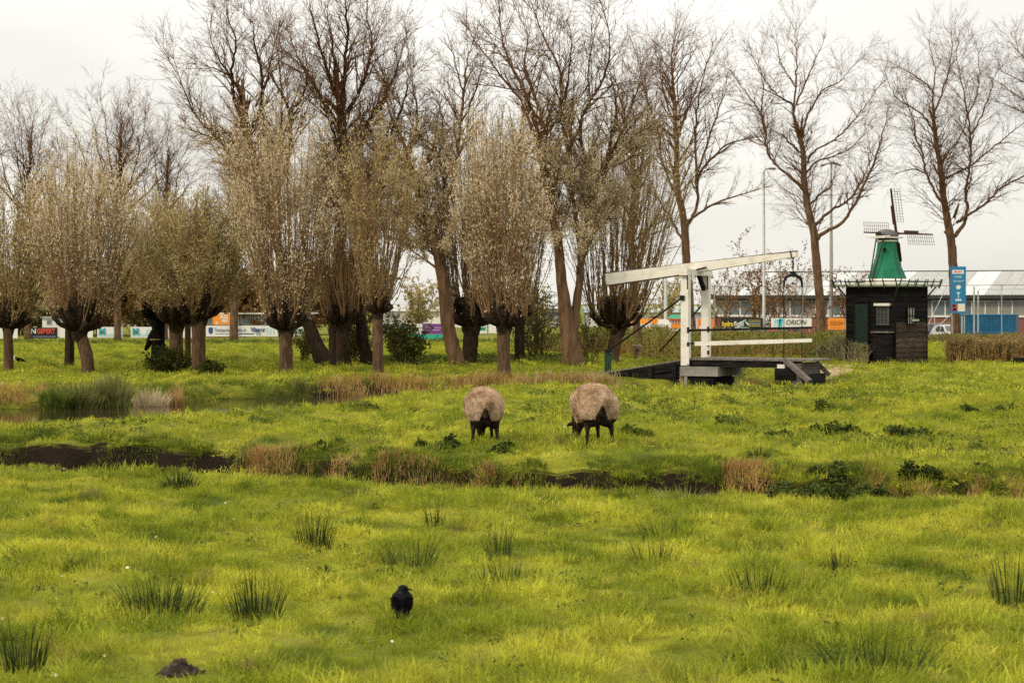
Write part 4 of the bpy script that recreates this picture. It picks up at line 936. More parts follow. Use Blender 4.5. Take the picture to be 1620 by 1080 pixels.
for (x, y, ox, oy) in ((-HB, -HB, -1, -1), (HB, -HB, 1, -1), (-HB, HB, -1, 1), (HB, HB, 1, 1)):
    M = mb(); M.bar((x, y, gz_ - .42), (x + ox * .26, y + oy * .26, gz_), .05, .05); M.build('gallery_brace', M_rail, mill)
# octagonal body
def oct(r): return r * ms
bodyp = [(oct(31.5), MZ(446)), (oct(27), MZ(436)), (oct(22.5), MZ(426)), (oct(19), MZ(415)), (oct(16.5), MZ(403)), (oct(15), MZ(391)), (oct(14.5), MZ(388))]
mb().lathe([(oct(34), MZ(458)), (oct(34), MZ(449)), (oct(31), MZ(446.2))], (0, 0, 0), 8).build('base_band', M_white, mill)
body = mb().lathe(bodyp, (0, 0, 0), 8).build('tower', M_millg, mill)
mb().lathe([(oct(16), MZ(388)), (oct(17), MZ(386.2)), (oct(17), MZ(385.5))], (0, 0, 0), 8).build('white_band', M_white, mill)
mb().lathe([(oct(15.2), MZ(385.4)), (oct(15.4), MZ(380))], (0, 0, 0), 8).build('curb', MATS['dark_green_paint'], mill)
M = mb(); M.bar((0, 0, 0), (0, .02, 0), .10, .16); 
# window in the tower on the facet towards the viewer (world -Y, so local rotated)
def loc(wx, wy):    # world offset to mill-local
    a = -R(46); return (wx * math.cos(a) - wy * math.sin(a), wx * math.sin(a) + wy * math.cos(a))
lx, ly = loc(-.16, -.40); 
wm = mb(); wm.bar((lx, ly, MZ(403.5)), (lx, ly, MZ(398)), .09, .10, up=(loc(.3, -1)[0], loc(.3, -1)[1], 0)); wm.build('tower_window', M_iron, mill)
# cap: axis of the windshaft points right and away from the viewer
nw = Vector((.815, .58, 0)); nl = Vector((*loc(nw.x, nw.y), 0)); ul = Vector((*loc(.58, -.815), 0))
C = mb(); L_ = oct(24); zc0, zc1 = MZ(380), MZ(367.5)
for i in range(9):
    f = -1 + 2 * i / 8; ww = oct(15) * math.sqrt(max(0.02, 1 - .75 * f * f)); hh = (zc1 - zc0) * (1 - .35 * abs(f) ** 1.5)
    for k in range(7):
        a = math.pi * k / 6; p = nl * (f * L_ * .75) + ul * (math.cos(a) * ww); C.v.append((p.x, p.y, zc0 + hh * math.sin(a) ** .8))
for i in range(8):
    for k in range(6): C.f.append((i * 7 + k, i * 7 + k + 1, (i + 1) * 7 + k + 1, (i + 1) * 7 + k))
C.f.append(tuple(range(7))); C.f.append(tuple(56 + k for k in range(7))[::-1]); C.build('cap', M_roofg, mill, True)
M = mb(); a_ = nl * -L_ * .85; b_ = nl * L_ * .85; M.bar((a_.x, a_.y, zc0 - .03), (b_.x, b_.y, zc0 - .03), oct(31), .05); M.build('cap_rim', M_white, mill)
# tail poles
for sgn in (-1, 1):
    M = mb(); p0 = nl * -oct(15) + ul * (sgn * oct(8)); p1 = nl * -oct(36) + ul * (sgn * oct(3)); M.tube([(p0.x, p0.y, MZ(381)), (p1.x, p1.y, MZ(452))], .028, 6); M.build('tail_pole', M_rail if sgn < 0 else M_wred, mill)
M = mb(); p0 = nl * -oct(20) - ul * oct(26); p1 = nl * -oct(20) + ul * oct(26); M.tube([(p0.x, p0.y, MZ(380)), (p1.x, p1.y, MZ(380))], .022, 6); M.build('tail_beam', M_white, mill)
# windshaft and four latticed sails
hub = nl * oct(20); HZ = MZ(375); TL = R(13); nt_ = nl * math.cos(TL) + Vector((0, 0, math.sin(TL))); zt_s = Vector((0, 0, math.cos(TL))) - nl * math.sin(TL)
M = mb(); p = nl * oct(8); q = nl * oct(24); M.tube([(p.x, p.y, HZ), (q.x, q.y, HZ)], .07, 8); M.build('windshaft', M_wred, mill)
M = mb(); q = nl * oct(24); q2 = nl * oct(26); M.tube([(q.x, q.y, HZ), (q2.x, q2.y, HZ)], [.09, .04], 8); M.build('hub', M_white, mill)
SLt = 1.70; M_lat = mat('weathered_lattice', (.17, .11, .075), .8, (.10, .06, .04), 6, 3)
for k in range(4):
    ph = R(90 - 3) + k * R(90); off = .05 if k % 2 else -.01
    dv = ul * math.cos(ph) + zt_s * math.sin(ph); pv_ = ul * -math.sin(ph) + zt_s * math.cos(ph)
    h0 = hub + nt_ * (.04 + off) + Vector((0, 0, HZ)); st = mb()
    st.bar(h0, h0 + dv * SLt, .075, .075, .05, .05, up=nl)
    so = st.build('sail', M_wred, mill)
    lt = mb(); side = -1
    for j in range(13):
        f = .26 + .74 * j / 12; a = h0 + dv * (SLt * f) + nl * .03; lt.bar(a - pv_ * side * -.0, a + pv_ * side * .40 + nl * .03, .011, .011, up=nl)
    for q_ in (.13, .27, .40): lt.bar(h0 + dv * SLt * .26 + pv_ * side * q_ + nl * .035, h0 + dv * SLt + pv_ * side * q_ + nl * .035, .011, .011, up=nl)
    lt.build('lattice', M_lat, so)
    bd = mb(); c = h0 + dv * SLt * .2 - pv_ * side * .07; bd.bar(c, h0 + dv * SLt * .62 - pv_ * side * .07, .10, .012, up=nl); bd.build('sail_board', M_wred, so)

# timber trough at the right edge
d = gd(578); b = px(1625, 578, d); b.z = hz(b.x, b.y); t = thing('timber_trough', 'dark low timber box at the right edge in front of the dry hedge', 'trough', b)
for z in (0, .13): mb().box(-.45, .45, -.2, .2, z - .02, z + .115).build('plank', M_tar, t)

# ------------------------------------------------------------------ lettering
def text_mesh(body, size, m, bold=.0, shear=0.0, align='CENTER'):
    c = bpy.data.curves.new('lettering', 'FONT'); c.body = body; c.size = size; c.shear = shear; c.offset = bold; c.align_x = align; c.align_y = 'CENTER'; c.extrude = .004
    o = bpy.data.objects.new('lettering', c); COL.objects.link(o); bpy.context.view_layer.update()
    me = bpy.data.meshes.new_from_object(o.evaluated_get(bpy.context.evaluated_depsgraph_get())); bpy.data.objects.remove(o)
    me.materials.clear(); me.materials.append(m); me.name = 'lettering'; return me
def lettering(body, size, m, parent, x, z, y=-.06, bold=.0, shear=0, sx=1, align='CENTER'):
    o = link('lettering', text_mesh(body, size, m, bold, shear, align), parent); o.rotation_euler = (R(90), 0, 0); o.location = (x, y, z); o.scale = (sx, 1, 1); return o
flat = {}
def fm(name, c, r=.55):
    if name not in flat: flat[name] = mat(name, c, r)
    return flat[name]
K_w = fm('board_white', (.70, .69, .66)); K_k = fm('board_black', (.02, .02, .022)); K_t = fm('board_teal', (.04, .30, .30)); K_b = fm('board_blue', (.03, .08, .22)); K_r = fm('board_red', (.55, .07, .04))
K_o = fm('board_orange', (.80, .27, .03)); K_y = fm('board_yellow', (.75, .55, .04)); K_p = fm('board_purple', (.17, .05, .22)); K_g = fm('board_green', (.02, .22, .12)); K_lt = fm('board_pale_teal', (.42, .58, .58)); K_n = fm('board_navy_grey', (.10, .12, .18))
K_lb = fm('board_cyan', (.03, .42, .55))
def board(lb, x0, x1, y0, y1, base, d, legs=True, group='advertising boards along the sports field', rz=0):
    s = d / FPX; c = px((x0 + x1) / 2, 540, d); c.z = 0 if d > 100 else hz(c.x, c.y); t = thing('advertising_board', lb, 'board', c, 0, group); w = (x1 - x0) * s
    z0 = CAM_H - (y1 - 480) * s; z1 = CAM_H - (y0 - 480) * s
    t['_'] = 0; del t['_']
    mb().box(-w / 2, w / 2, -.02, .02, z0, z1).build('panel', base, t)
    nleg = max(2, int(w / 1.6) + 1)
    for i in range(nleg):
        x = -w / 2 + .15 + (w - .3) * i / (nleg - 1); mb().box(x - .03, x + .03, .022, .08, -.1, z1 - .03).build('leg', M_steel, t)
    return t, w, z0, z1
def face(t, m, x0, x1, z0, z1, name='print', y=-.024): return mb().box(x0, x1, y - .002, y, z0, z1).build(name, m, t)
BD = 112.0
def U_(pxs, cx): return (pxs - cx) * BD / FPX
t, w, a, b = board('white board cut by the left edge of the photo', -14, 28, 519, 535, K_w, BD); face(t, K_n, -w / 2 + .1, -w / 2 + .5, a + .15, a + .3)
t, w, a, b = board('black board with white and red capitals behind the leftmost pollards', 48, 91, 518, 535, K_k, BD)
lettering('IN', .40, K_w, t, U_(52, 69.5), b - .22, bold=.008); lettering('GEBERT', .36, K_r, t, U_(73, 69.5), b - .22, bold=.015, sx=.8); face(t, K_n, -w / 2 + .05, w / 2 - .1, a + .05, a + .14)
t, w, a, b = board('white board with black initials over a red line behind the bent trunk', 95, 147, 518, 534, K_w, BD)
lettering('WWW', .26, K_k, t, U_(117.5, 121), b - .27, bold=.012); face(t, K_r, U_(113, 121), U_(123, 121), a + .10, a + .18); face(t, K_n, U_(113, 121), U_(123, 121), b - .12, b - .04)
for cx, lb, x0, x1 in ((174, 'left one of the two pale boards with a teal M', 154, 194), (224, 'right one of the two pale boards with a teal M', 207, 241)):
    t, w, a, b = board(lb, x0, x1, 517, 534, K_w, BD)
    face(t, K_lt, -w / 2 + .06, w / 2 - .05, a + .05, a + .22); face(t, fm('board_mist', (.56, .66, .66)), -w / 2 + .9, w / 2 - .1, a + .23, b - .05)
    lettering('M', .46, K_t, t, -w / 2 + .28, (a + b) / 2 + .04, bold=.03)
    for k in range(3): face(t, K_t, w / 2 - .36, w / 2 - .05, a + .14 + k * .12, a + .16 + k * .12, y=-.028)
t, w, a, b = board('white board with small grey lines between the trunks of the olive clump', 262, 304, 517, 534, K_w, BD)
for k in range(4): face(t, K_n, U_(295, 283) - .0, U_(303, 283) - .05, a + .12 + k * .11, a + .155 + k * .11)
t, w, a, b = board('long white board with a blue shield and a joinery name', 326, 440, 515, 532, K_w, BD); cxx = 383
face(t, K_b, U_(330, cxx), U_(337, cxx), a + .22, b - .10); M = mb(); M.add([(U_(330, cxx), -.026, a + .22), (U_(337, cxx), -.026, a + .22), (U_(333.5, cxx), -.026, a + .1)], [(0, 2, 1)]); M.build('shield_tip', K_b, t)
lettering('Timmerfabriek de Jong &', .27, K_n, t, U_(340, cxx), b - .24, align='LEFT', sx=.62) if False else lettering('Timmerman & Rinia &', .30, K_n, t, U_(339, cxx), b - .24, align='LEFT', sx=.66)
lettering('Visser', .33, K_b, t, U_(397, cxx), b - .235, bold=.014, align='LEFT', sx=.98); face(t, K_n, U_(340, cxx), U_(377, cxx), a + .12, a + .15); face(t, K_b, U_(378, cxx), U_(402, cxx), a + .11, a + .17)
lettering('1764', .12, K_k, t, U_(409, cxx), a + .14, bold=.004)
for k in range(3): face(t, K_lt, U_(422 + k * 5, cxx), U_(424.5 + k * 5, cxx), a + .1, b - .1 - k * .05)
t, w, a, b = board('small pale board with teal lettering right of the lone pollard', 460, 480, 514, 531, K_w, BD); lettering('COM', .28, K_t, t, 0, (a + b) / 2, bold=.01)
t, w, a, b = board('teal and grey-blue board glimpsed through the dark bush', 605, 640, 512, 528, fm('board_greyblue', (.20, .36, .42)), BD); face(t, K_lb, -w / 2 + .02, -w / 2 + .5, b - .3, b - .02)
for k in range(5): face(t, K_w, -w / 2 + .3 + k * .15, -w / 2 + .36 + k * .15, a + .05, b - .2)
t, w, a, b = board('white board with black handwriting left of the purple one', 640.5, 668, 512, 528, K_w, BD); lettering('ales', .34, K_k, t, 0, (a + b) / 2 + .03, bold=.006, shear=.4)
t, w, a, b = board('purple board with two pale lines above a teal strip', 668.5, 704, 512, 528, K_p, BD)
face(t, fm('board_lilac', (.5, .38, .55)), -w / 2 + .05, w / 2 - .3, a + .20, a + .24); face(t, flat['board_lilac'], -w / 2 + .2, w / 2 - .05, a + .33, a + .36); lettering('am', .2, flat['board_lilac'], t, -w / 2 + .3, b - .14)
t, w, a, b = board('low bright teal board under the purple one', 635, 705, 529, 537, fm('board_bright_teal', (.02, .38, .30)), BD - .4); face(t, K_g, U_(690, 670), U_(693, 670), a + .02, b - .02)
t, w, a, b = board('green-topped white board between wide black head and reeds pollard', 751, 770, 511, 527, K_w, BD); face(t, K_g, -w / 2 + .02, w / 2 - .06, a + .15, b - .05)
for k in range(4): face(t, K_w, -w / 2 + .08 + k * .14, -w / 2 + .15 + k * .14, b - .25, b - .12, y=-.028)
t, w, a, b = board('white board with blue marks beside the trunk of the reeds pollard', 773, 792, 511, 527, K_w, BD); face(t, K_b, .1, .35, a + .06, a + .22)
BD = 140.0
t, w, a, b = board('black board with yellow and white lettering and a silver flash', 1140, 1207, 503, 520, K_k, BD); cxx = 1173.5
lettering('hydra', .46, K_y, t, U_(1142, cxx), a + .34, bold=.014, align='LEFT', sx=.74); lettering('flight', .46, K_w, t, U_(1160.5, cxx), a + .34, bold=.004, align='LEFT', sx=.82)
for (p, q) in (((1168, 512), (1180, 506)), ((1163, 518), (1186, 519)), ((1180, 509), (1184, 514)), ((1168, 517), (1176, 512))):
    M = mb(); M.bar((U_(p[0], cxx), -.026, CAM_H - (p[1] - 480) * BD / FPX), (U_(q[0], cxx), -.026, CAM_H - (q[1] - 480) * BD / FPX), .01, .09); M.build('silver_stripe', K_lt if p[0] < 1170 else K_w, t)
for k, m in enumerate((K_y, K_w, K_t, K_y)): face(t, m if k != 2 else K_lt, U_(1184, cxx), U_(1203, cxx), a + .18 + k * .13, a + .21 + k * .13)
t, w, a, b = board('white board reading ORION beside a turquoise fan of stripes', 1220, 1284, 503, 519, K_w, BD); cxx = 1252
lettering('ORION', .50, K_k, t, U_(1258.5, cxx), (a + b) / 2 + .05, shear=.25, sx=.88)
for k in range(7):
    M = mb(); z = a + .08 + k * .085; M.bar((U_(1223 + k * .4, cxx), -.026, z), (U_(1233 + k * .4, cxx), -.026, z), .008, .02 + .01 * k); M.build('turquoise_stripe', K_lt if k < 4 else fm('board_light_cyan', (.2, .55, .62)), t)
M = mb(); xL, xR, zb_, zt_ = U_(1231, cxx), U_(1238, cxx), a + .04, b - .04; M.add([(xL, -.03, zb_), (xR - .07, -.03, zb_), (xR + .04, -.03, zt_), (xL + .06, -.03, zt_)], [(0, 1, 2, 3)]); M.build('turquoise_block', K_lb, t)
t, w, a, b = board('plain orange board left of the windmill shed', 1310, 1336, 503, 521, K_o, BD); lettering('COOP', .34, fm('board_brown', (.30, .12, .03)), t, 0, (a + b) / 2 + .02, bold=.008)
for k in (0, 1): face(t, flat['board_brown'], -w / 2 + .15, w / 2 - .15, a + .10 + k * .52, a + .13 + k * .52)
t, w, a, b = board('narrow blue and white board touching the shed wall', 1337.5, 1346, 504, 521, K_w, BD); face(t, K_b, -w / 2 + .03, 0, a + .4, b - .1)
t, w, a, b = board('orange board half hidden by the near bridge post', 1104, 1130, 504, 522, fm('board_red_orange', (.70, .20, .05)), BD); face(t, K_w, -w / 2 + .1, -w / 2 + .5, a + .1, a + .3)

def simple_thing(name, lb, cat, cx, d, group=None, base_y=527):
    c = px(cx, base_y, d); c.z = 0; return thing(name, lb, cat, c, 0, group), d / FPX
def zz(y, d): return CAM_H - (y - 480) * d / FPX
# white low rail along the field
t, s = simple_thing('pipe_rail', 'thin white pipe rail running along the far left edge of the grass', 'rail', 120, 110)
mb().tube([(-14, 0, .07), (14, 0, .09)], .03, 6).build('rail', M_white, t)
for k in range(14): mb().box(-13.5 + k * 2.08, -13.44 + k * 2.08, -.02, .02, -.1, .06).build('post', M_white, t)
t, s = simple_thing('pipe_rail', 'thin pale rail low in the grass behind the four left trunks', 'rail', 118, 97)
mb().tube([(-7.5, 0, .03), (3.6, 0, .04)], .018, 6).build('rail', M_white, t)
# orange kiosk sign on the left
t, s = simple_thing('orange_sign', 'orange sign with white capitals above the long white board', 'sign', 352, 125)
mb().box(-.62, .55, -.05, .05, zz(513.5, 125), zz(497, 125)).build('panel', K_o, t); mb().box(.56, .64, -.05, .05, 0, zz(499, 125)).build('post', K_r, t); mb().box(-.60, -.54, .052, .10, 0, zz(500, 125)).build('post', K_r, t)
lettering('AG', .36, K_w, t, .1, zz(501.5, 125), bold=.015); lettering('=', .4, K_w, t, .15, zz(508, 125), bold=.02, sx=1.6); lettering('K', .24, K_w, t, -.35, zz(511, 125), bold=.015)

# ------------------------------------------------------------------ buildings
M_brick = mat('brown_red_brick', (.17, .075, .055), .9, (.25, .12, .09), 9, 3); M_wg = mat('blue_grey_window_glass', (.10, .14, .15), .12, (.16, .20, .21), .6, 2, spec=.6); M_grlf = mat('grey_green_window', (.20, .20, .17), .2, (.30, .29, .25), .5, 2, spec=.5)
t, s = simple_thing('clubhouse', 'low clubhouse with blue-grey windows and white eaves behind the long white board', 'building', 400, 132)
w = (482 - 310) * s
mb().box(-w / 2, w / 2, .1, 6, -.1, zz(497, 132)).build('wall', M_brick, t); mb().box(-w / 2 - .2, w / 2 + .2, -.3, 6.2, zz(497, 132) + .003, zz(494.5, 132)).build('roof', M_white, t)
for i in range(8):
    x = -w / 2 + .1 + i * w / 8; f = mb(); x2 = x + w / 8 - .12
    f.box(x, x + .05, .02, .1, zz(514, 132), zz(498, 132)); f.box(x2 - .05, x2, .02, .1, zz(514, 132), zz(498, 132)); f.box(x + .05, x2 - .05, .02, .1, zz(514, 132), zz(513, 132)); fo = f.build('window', M_steel, t)
    mb().box(x + .05, x2 - .05, .06, .08, zz(513, 132), zz(498, 132)).build('pane', M_wg, fo)
t, s = simple_thing('cabin', 'small white and grey cabin far behind the bent trunk on the left', 'building', 88, 134)
mb().box(-.9, .9, 0, 2.5, -.1, zz(503, 134)).build('wall', K_w, t); mb().box(-1.0, 1.0, -.1, 2.6, zz(503, 134) + .002, zz(501, 134)).build('roof', M_steel, t)
for x in (-.6, 0, .45):
    f = mb().box(x, x + .34, -.04, -.003, zz(513, 134), zz(505, 134)).build('window', M_steel, t); mb().box(x + .04, x + .30, -.05, -.042, zz(512, 134), zz(506, 134)).build('pane', M_wg, f)
# the big hall on the right
HD = 166.0; HR = R(-20); hc = px(1128, 520, HD + 6); hc.z = 0
hall = thing('sports_hall', 'long brick hall with grey corrugated roof and a band of windows on the right', 'building', hc, HR)
HLn = 46.0; zE = 2.85; dep = 13.0; zR2 = 5.05
M_roof = mat('grey_corrugated_roof', (.27, .275, .265), .6, (.36, .365, .35), .8, 4, spec=.3, rand=.06); M_light = mat('pale_rooflight', (.52, .54, .53), .4, (.44, .46, .46), 1, 3, spec=.4, rand=.05)
mb().box(0, HLn, .0, dep * 2, -1.2, 1.12).build('brick_wall', M_brick, hall); mb().box(.05, HLn - .05, .12, dep * 2 - .1, 1.122, zE - .12).build('upper_wall', mat('grey_wall_panel', (.22, .21, .19), .8), hall)
mb().box(-.3, HLn + .3, -.55, -.40, zE - .26, zE + .02).build('gutter', mat('dark_gutter', (.04, .045, .04), .6), hall)
mb().box(-.3, HLn + .3, -.35, .1, zE - .30, zE - .16).build('eaves', MATS['dark_gutter'], hall)
np_ = 44; pwid = (HLn + .6) / np_
def corr(wd):
    M = mb(); k = 8; V = []
    for j in range(k + 1):
        x = wd * j / k; dz = .045 * (j % 2)
        V += [(x, 0, dz), (x, dep + .5, dz)]
    M.add(V + [(v[0], v[1], v[2] - .05) for v in V], [(2 * j, 2 * j + 2, 2 * j + 3, 2 * j + 1) for j in range(k)])
    return M
cm = {m.name: corr(pwid - .015).mesh('roof_panel', m) for m in (M_roof, M_light)}
sl = math.atan2(zR2 - zE, dep + .5)
for i in range(np_):
    m = M_light if i % 6 in (2,) or i in (9, 21, 33) else M_roof
    o = link('roof_panel', cm[m.name], hall); o.location = (-.3 + i * pwid, -.5, zE + .03); o.rotation_euler = (sl, 0, 0); o.scale = (1, 1 / math.cos(sl), 1)
mb().add([(-.3, -.4, zE), (HLn + .3, -.4, zE), (HLn + .3, dep, zR2 - .08), (-.3, dep, zR2 - .08)], [(0, 1, 2, 3)]).build('roof_deck', MATS['dark_gutter'], hall)
mb().add([(-.3, dep * 2, zE), (HLn + .3, dep * 2, zE), (HLn + .3, dep, zR2 - .08), (-.3, dep, zR2 - .08)], [(0, 3, 2, 1)]).build('rear_roof', M_roof, hall)
mb().add([(.02, 0, zE - .1), (.02, dep * 2, zE - .1), (.02, dep, zR2 - .1)], [(0, 2, 1)]).build('gable', M_brick, hall); mb().box(-.4, HLn + .4, dep - .25, dep + .25, zR2 - .02, zR2 + .10).build('ridge', MATS['dark_gutter'], hall)
nwn = 42; ww = (HLn - .4) / nwn
wf = None
for i in range(nwn):
    x = .2 + i * ww
    if i % 9 == 7: continue
    if wf is None:
        f = mb(); f.box(0, .09, 0, .1, 1.15, 2.45); f.box(ww - .02, ww, 0, .1, 1.15, 2.45); f.box(.09, ww - .02, 0, .1, 1.15, 1.22); f.box(.09, ww - .02, 0, .1, 2.38, 2.45); wf = f.mesh('window', K_w)
        pm = [mb().box(.09, ww - .02, .04, .06, 1.22, 2.38).mesh('pane', m) for m in (M_wg, M_grlf)]
    o = link('window', wf, hall); o.location = (x, -.02, 0); link('pane', pm[1] if i > 20 or i % 5 == 0 else pm[0], o)
mb().box(3.7, 5.2, -.06, -.003, .55, 1.14).build('white_hatch', K_w, hall)
mb().box(-.2, HLn, -.09, -.022, 1.06, 1.14).build('sill_band', K_w, hall)

# pale sheds closing the view in the gaps between the willows
for (x0, x1, yt, d, lb, m1, m2) in ((596, 760, 486, 185, 'long pale shed far behind the purple board', K_w, M_steel), (766, 905, 482, 190, 'pale grey shed behind the trunks left of the drawbridge', fm('shed_grey', (.46, .46, .44)), M_steel), (930, 1124, 488, 188, 'white low shed behind the orange crates', K_w, fm('shed_roof_green', (.25, .32, .30))), (0, 300, 494, 190, 'low grey shed far behind the left pollards', fm('shed_grey2', (.30, .29, .27)), M_steel)):
    t, s = simple_thing('pale_shed', lb, 'shed', (x0 + x1) / 2, d, 'low sheds on the horizon'); w = (x1 - x0) * s; ze = zz(yt + 6, d); zr = zz(yt - 4, d)
    mb().box(-w / 2, w / 2, 0, 10, -1, ze).build('wall', m1, t)
    mb().add([(-w / 2 - .3, -.3, ze), (w / 2 + .3, -.3, ze), (w / 2 + .3, 5, zr), (-w / 2 - .3, 5, zr), (-w / 2 - .3, 10.3, ze), (w / 2 + .3, 10.3, ze)], [(0, 1, 2, 3), (3, 2, 5, 4), (0, 3, 4), (1, 5, 2)]).build('roof', m2, t)
    for k in range(int(w / 2.6)): mb().box(-w / 2 + .7 + k * 2.6, -w / 2 + 2.1 + k * 2.6, -.03, -.003, .5, ze - .35).build('window', K_n if k % 3 else M_steel, t)
# shipping container
t, s = simple_thing('shipping_container', 'blue ribbed container below the hall windows at the right edge', 'container', 1566, 150)
Kc = mat('container_blue', (.02, .14, .26), .5, (.03, .18, .32), 1.5, 3); w = 90 * s; z1 = zz(497, 150)
M = mb(); nr_ = 60
for j in range(nr_):
    x0 = -w / 2 + w * j / nr_; x1 = x0 + w / nr_; o_ = .0 if j % 2 else .05; M.box(x0, x1, o_, 2.4, .12, z1 - .1)
M.box(-w / 2, w / 2, .01, 2.3, -.9, .118); M.build('side_wall', Kc, t); mb().box(-w / 2 - .03, w / 2 + .03, -.03, 2.43, z1 - .098, z1).build('roof', fm('container_roof', (.03, .16, .30)), t); mb().box(-w / 2 - .02, w / 2 + .02, -.02, 2.42, -.02, .118).build('frame', Kc, t)
mb().box(w / 2 - .22, w / 2 + .02, -.04, -.031, .0, z1).build('corner_post', K_n, t)
# tall blue information sign
t, s = simple_thing('information_sign', 'tall blue sign with white heading, symbols and photos at its foot', 'sign', 1516, 143)
w = 24 * s; z1, z0 = zz(421.5, 143), zz(495.5, 143); K_sb = fm('sign_blue', (.02, .17, .36))
mb().box(-w / 2, w / 2, -.04, .04, z0, z1).build('panel', K_sb, t)
for x in (-w / 2 + .08, w / 2 - .12): mb().box(x, x + .07, .045, .11, -.1, z1 - .1).build('post', M_steel, t)
Wd = w / 2; f_ = lambda m, a, b, c, e, n='print': mb().box(a, b, -.046, -.042, zz(e, 143), zz(c, 143)).build(n, m, t)
f_(K_w, -Wd * .8, Wd * .7, 427, 433); lettering('SPORT', .2, K_r, t, -.02, zz(430, 143), -.05, bold=.006)
lettering('PARK', .22, K_lt, t, 0, zz(438, 143), -.05, bold=.004); lettering('Zaanse', .24, K_lt, t, 0, zz(444.5, 143), -.05, bold=.004, sx=.9) if False else lettering('Sportpark', .2, K_lt, t, 0, zz(444.5, 143), -.05, bold=.003, sx=.9)
M = mb(); M.tube([(0, -.045, zz(454, 143)), (0, -.055, zz(454, 143))], .17, 18); M.build('white_disc', K_w, t)
M = mb(); M.add([(-.14, -.046, zz(462, 143)), (0, -.046, zz(464, 143)), (.14, -.046, zz(462, 143)), (.05, -.046, zz(466, 143)), (-.05, -.046, zz(466, 143))], [(0, 4, 1), (1, 3, 2), (0, 1, 2)]); M.box(-.03, .03, -.05, -.042, zz(472, 143), zz(464, 143)); M.build('figure_symbol', K_lt, t)
M = mb()
for x in (-.14, 0, .14): M.tube([(x, -.045, zz(474.5, 143)), (x, -.055, zz(474.5, 143))], .075, 12)
M.build('dot_symbols', K_w, t)
f_(fm('photo_dark_red', (.28, .06, .04)), -Wd * .82, -Wd * .15, 481, 492, 'photo'); f_(fm('photo_skin', (.55, .30, .22)), -Wd * .75, -Wd * .45, 482, 485); f_(flat['photo_skin'], -Wd * .7, -Wd * .3, 488, 491); f_(fm('photo_cream', (.66, .62, .52)), -Wd * .08, Wd * .86, 480.5, 492.5, 'photo')

# lamp post, floodlight mast, net poles
t, s = simple_thing('lamp_post', 'single-armed grey street lamp left of the forked bare tree', 'lamp post', 1208.5, 150)
zt = zz(275, 150)
mb().tube([(0, 0, -.1), (0, 0, 1.2), (0, 0, 1.25), (0, 0, zt)], [.16, .15, .12, .085], 10).build('pole', M_steel, t, True)
mb().tube([(0, 0, zt), (.03, 0, zt + .2), (.16, 0, zt + .36), (.40, 0, zt + .40)], .05, 8).build('arm', M_steel, t, True)
M = mb(); M.hexa([(.36, -.14, zt + .33), (.95, -.10, zt + .36), (.95, .10, zt + .36), (.36, .14, zt + .33), (.40, -.1, zt + .46), (.85, -.06, zt + .46), (.85, .06, zt + .46), (.40, .1, zt + .46)]); lo = M.build('lamp_head', M_greywood, t); mb().box(.45, .88, -.07, .07, zt + .30, zt + .335).build('lens', K_w, lo)
t, s = simple_thing('lamp_post', 'pale post seen through the gap left of the drawbridge portal', 'lamp post', 1053, 142)
mb().tube([(0, 0, -.1), (0, 0, zz(440, 142))], [.14, .10], 10).build('pole', fm('pale_blue_post', (.48, .53, .55)), t)
mb().tube([(0, 0, zz(440, 142)), (0, 0, zz(430, 142)), (-.3, 0, zz(428, 142))], [.07, .05, .04], 8).build('arm', M_steel, t)
t, s = simple_thing('floodlight_mast', 'thin floodlight mast with two lamps on a crossbar behind the forked bare tree', 'floodlight', 1315, 158)
zt = zz(256, 158); mb().tube([(0, 0, -.1), (0, 0, zz(400, 158)), (0, 0, zt)], [.17, .14, .06], 10).build('pole', M_steel, t)
mb().tube([(-.35, 0, zt - .15), (.35, 0, zt - .15)], .03, 6).build('crossbar', M_iron, t)
for x, a in ((-.42, .12), (.48, -.12)): M = mb(); M.bar((x - .36, 0, zt - .2 - a), (x + .36, 0, zt - .2 + a), .34, .16, .3, .05); M.build('lamp', M_greywood, t)
G7 = 'ball net poles at the right'
for i, (cx, ty, lb) in enumerate(((1541, 453, 'left one of the paired pale net poles before the blue container'), (1547.5, 459, 'right one of the paired pale net poles before the blue container'), (1522, 500, 'short thin pole right under the tall blue sign'))):
    t, s = simple_thing('net_pole', lb, 'pole', cx, 140 + i * .5, G7); mb().tube([(0, 0, -.1), (0, 0, zz(ty, 140))], .055, 8).build('pole', M_steel, t)
t, s = simple_thing('net_wire', 'thin dark wire strung level across the hall roof', 'wire', 1380, 141)
w = 500 * s; mb().tube([(-w / 2, 0, zz(453.5, 141)), (0, 0, zz(452.6, 141)), (w / 2, 0, zz(450.5, 141))], .02, 4).build('wire', M_greywood, t)
for x in (-w / 2, -w * .22, w * .41, w / 2): mb().tube([(x, .05, 0), (x, .05, zz(451, 141))], .03, 6).build('pole', M_steel, t)
t, s = simple_thing('net_wire', 'pale lower wire between the net poles right of the blue sign', 'wire', 1590, 140)
w = 85 * s; mb().tube([(-w / 2, 0, zz(457.5, 140)), (w / 2, 0, zz(457, 140))], .018, 4).build('wire', M_steel, t); mb().tube([(w / 2, 0, 0), (w / 2, 0, zz(457, 140))], .03, 6).build('pole', M_steel, t)
t, s = simple_thing('stay_wires', 'slanting pale poles and wires between shed and blue sign', 'net frame', 1490, 138)
for (x0, y0, x1, y1) in ((1462, 527, 1500, 452), (1472, 527, 1508, 496), (1480, 527, 1480, 500), (1468, 512, 1505, 512)):
    mb().tube([((x0 - 1490) * s, 0, max(zz(y0, 138), 0)), ((x1 - 1490) * s, .4, zz(y1, 138))], .028, 6).build('pole', M_steel, t)

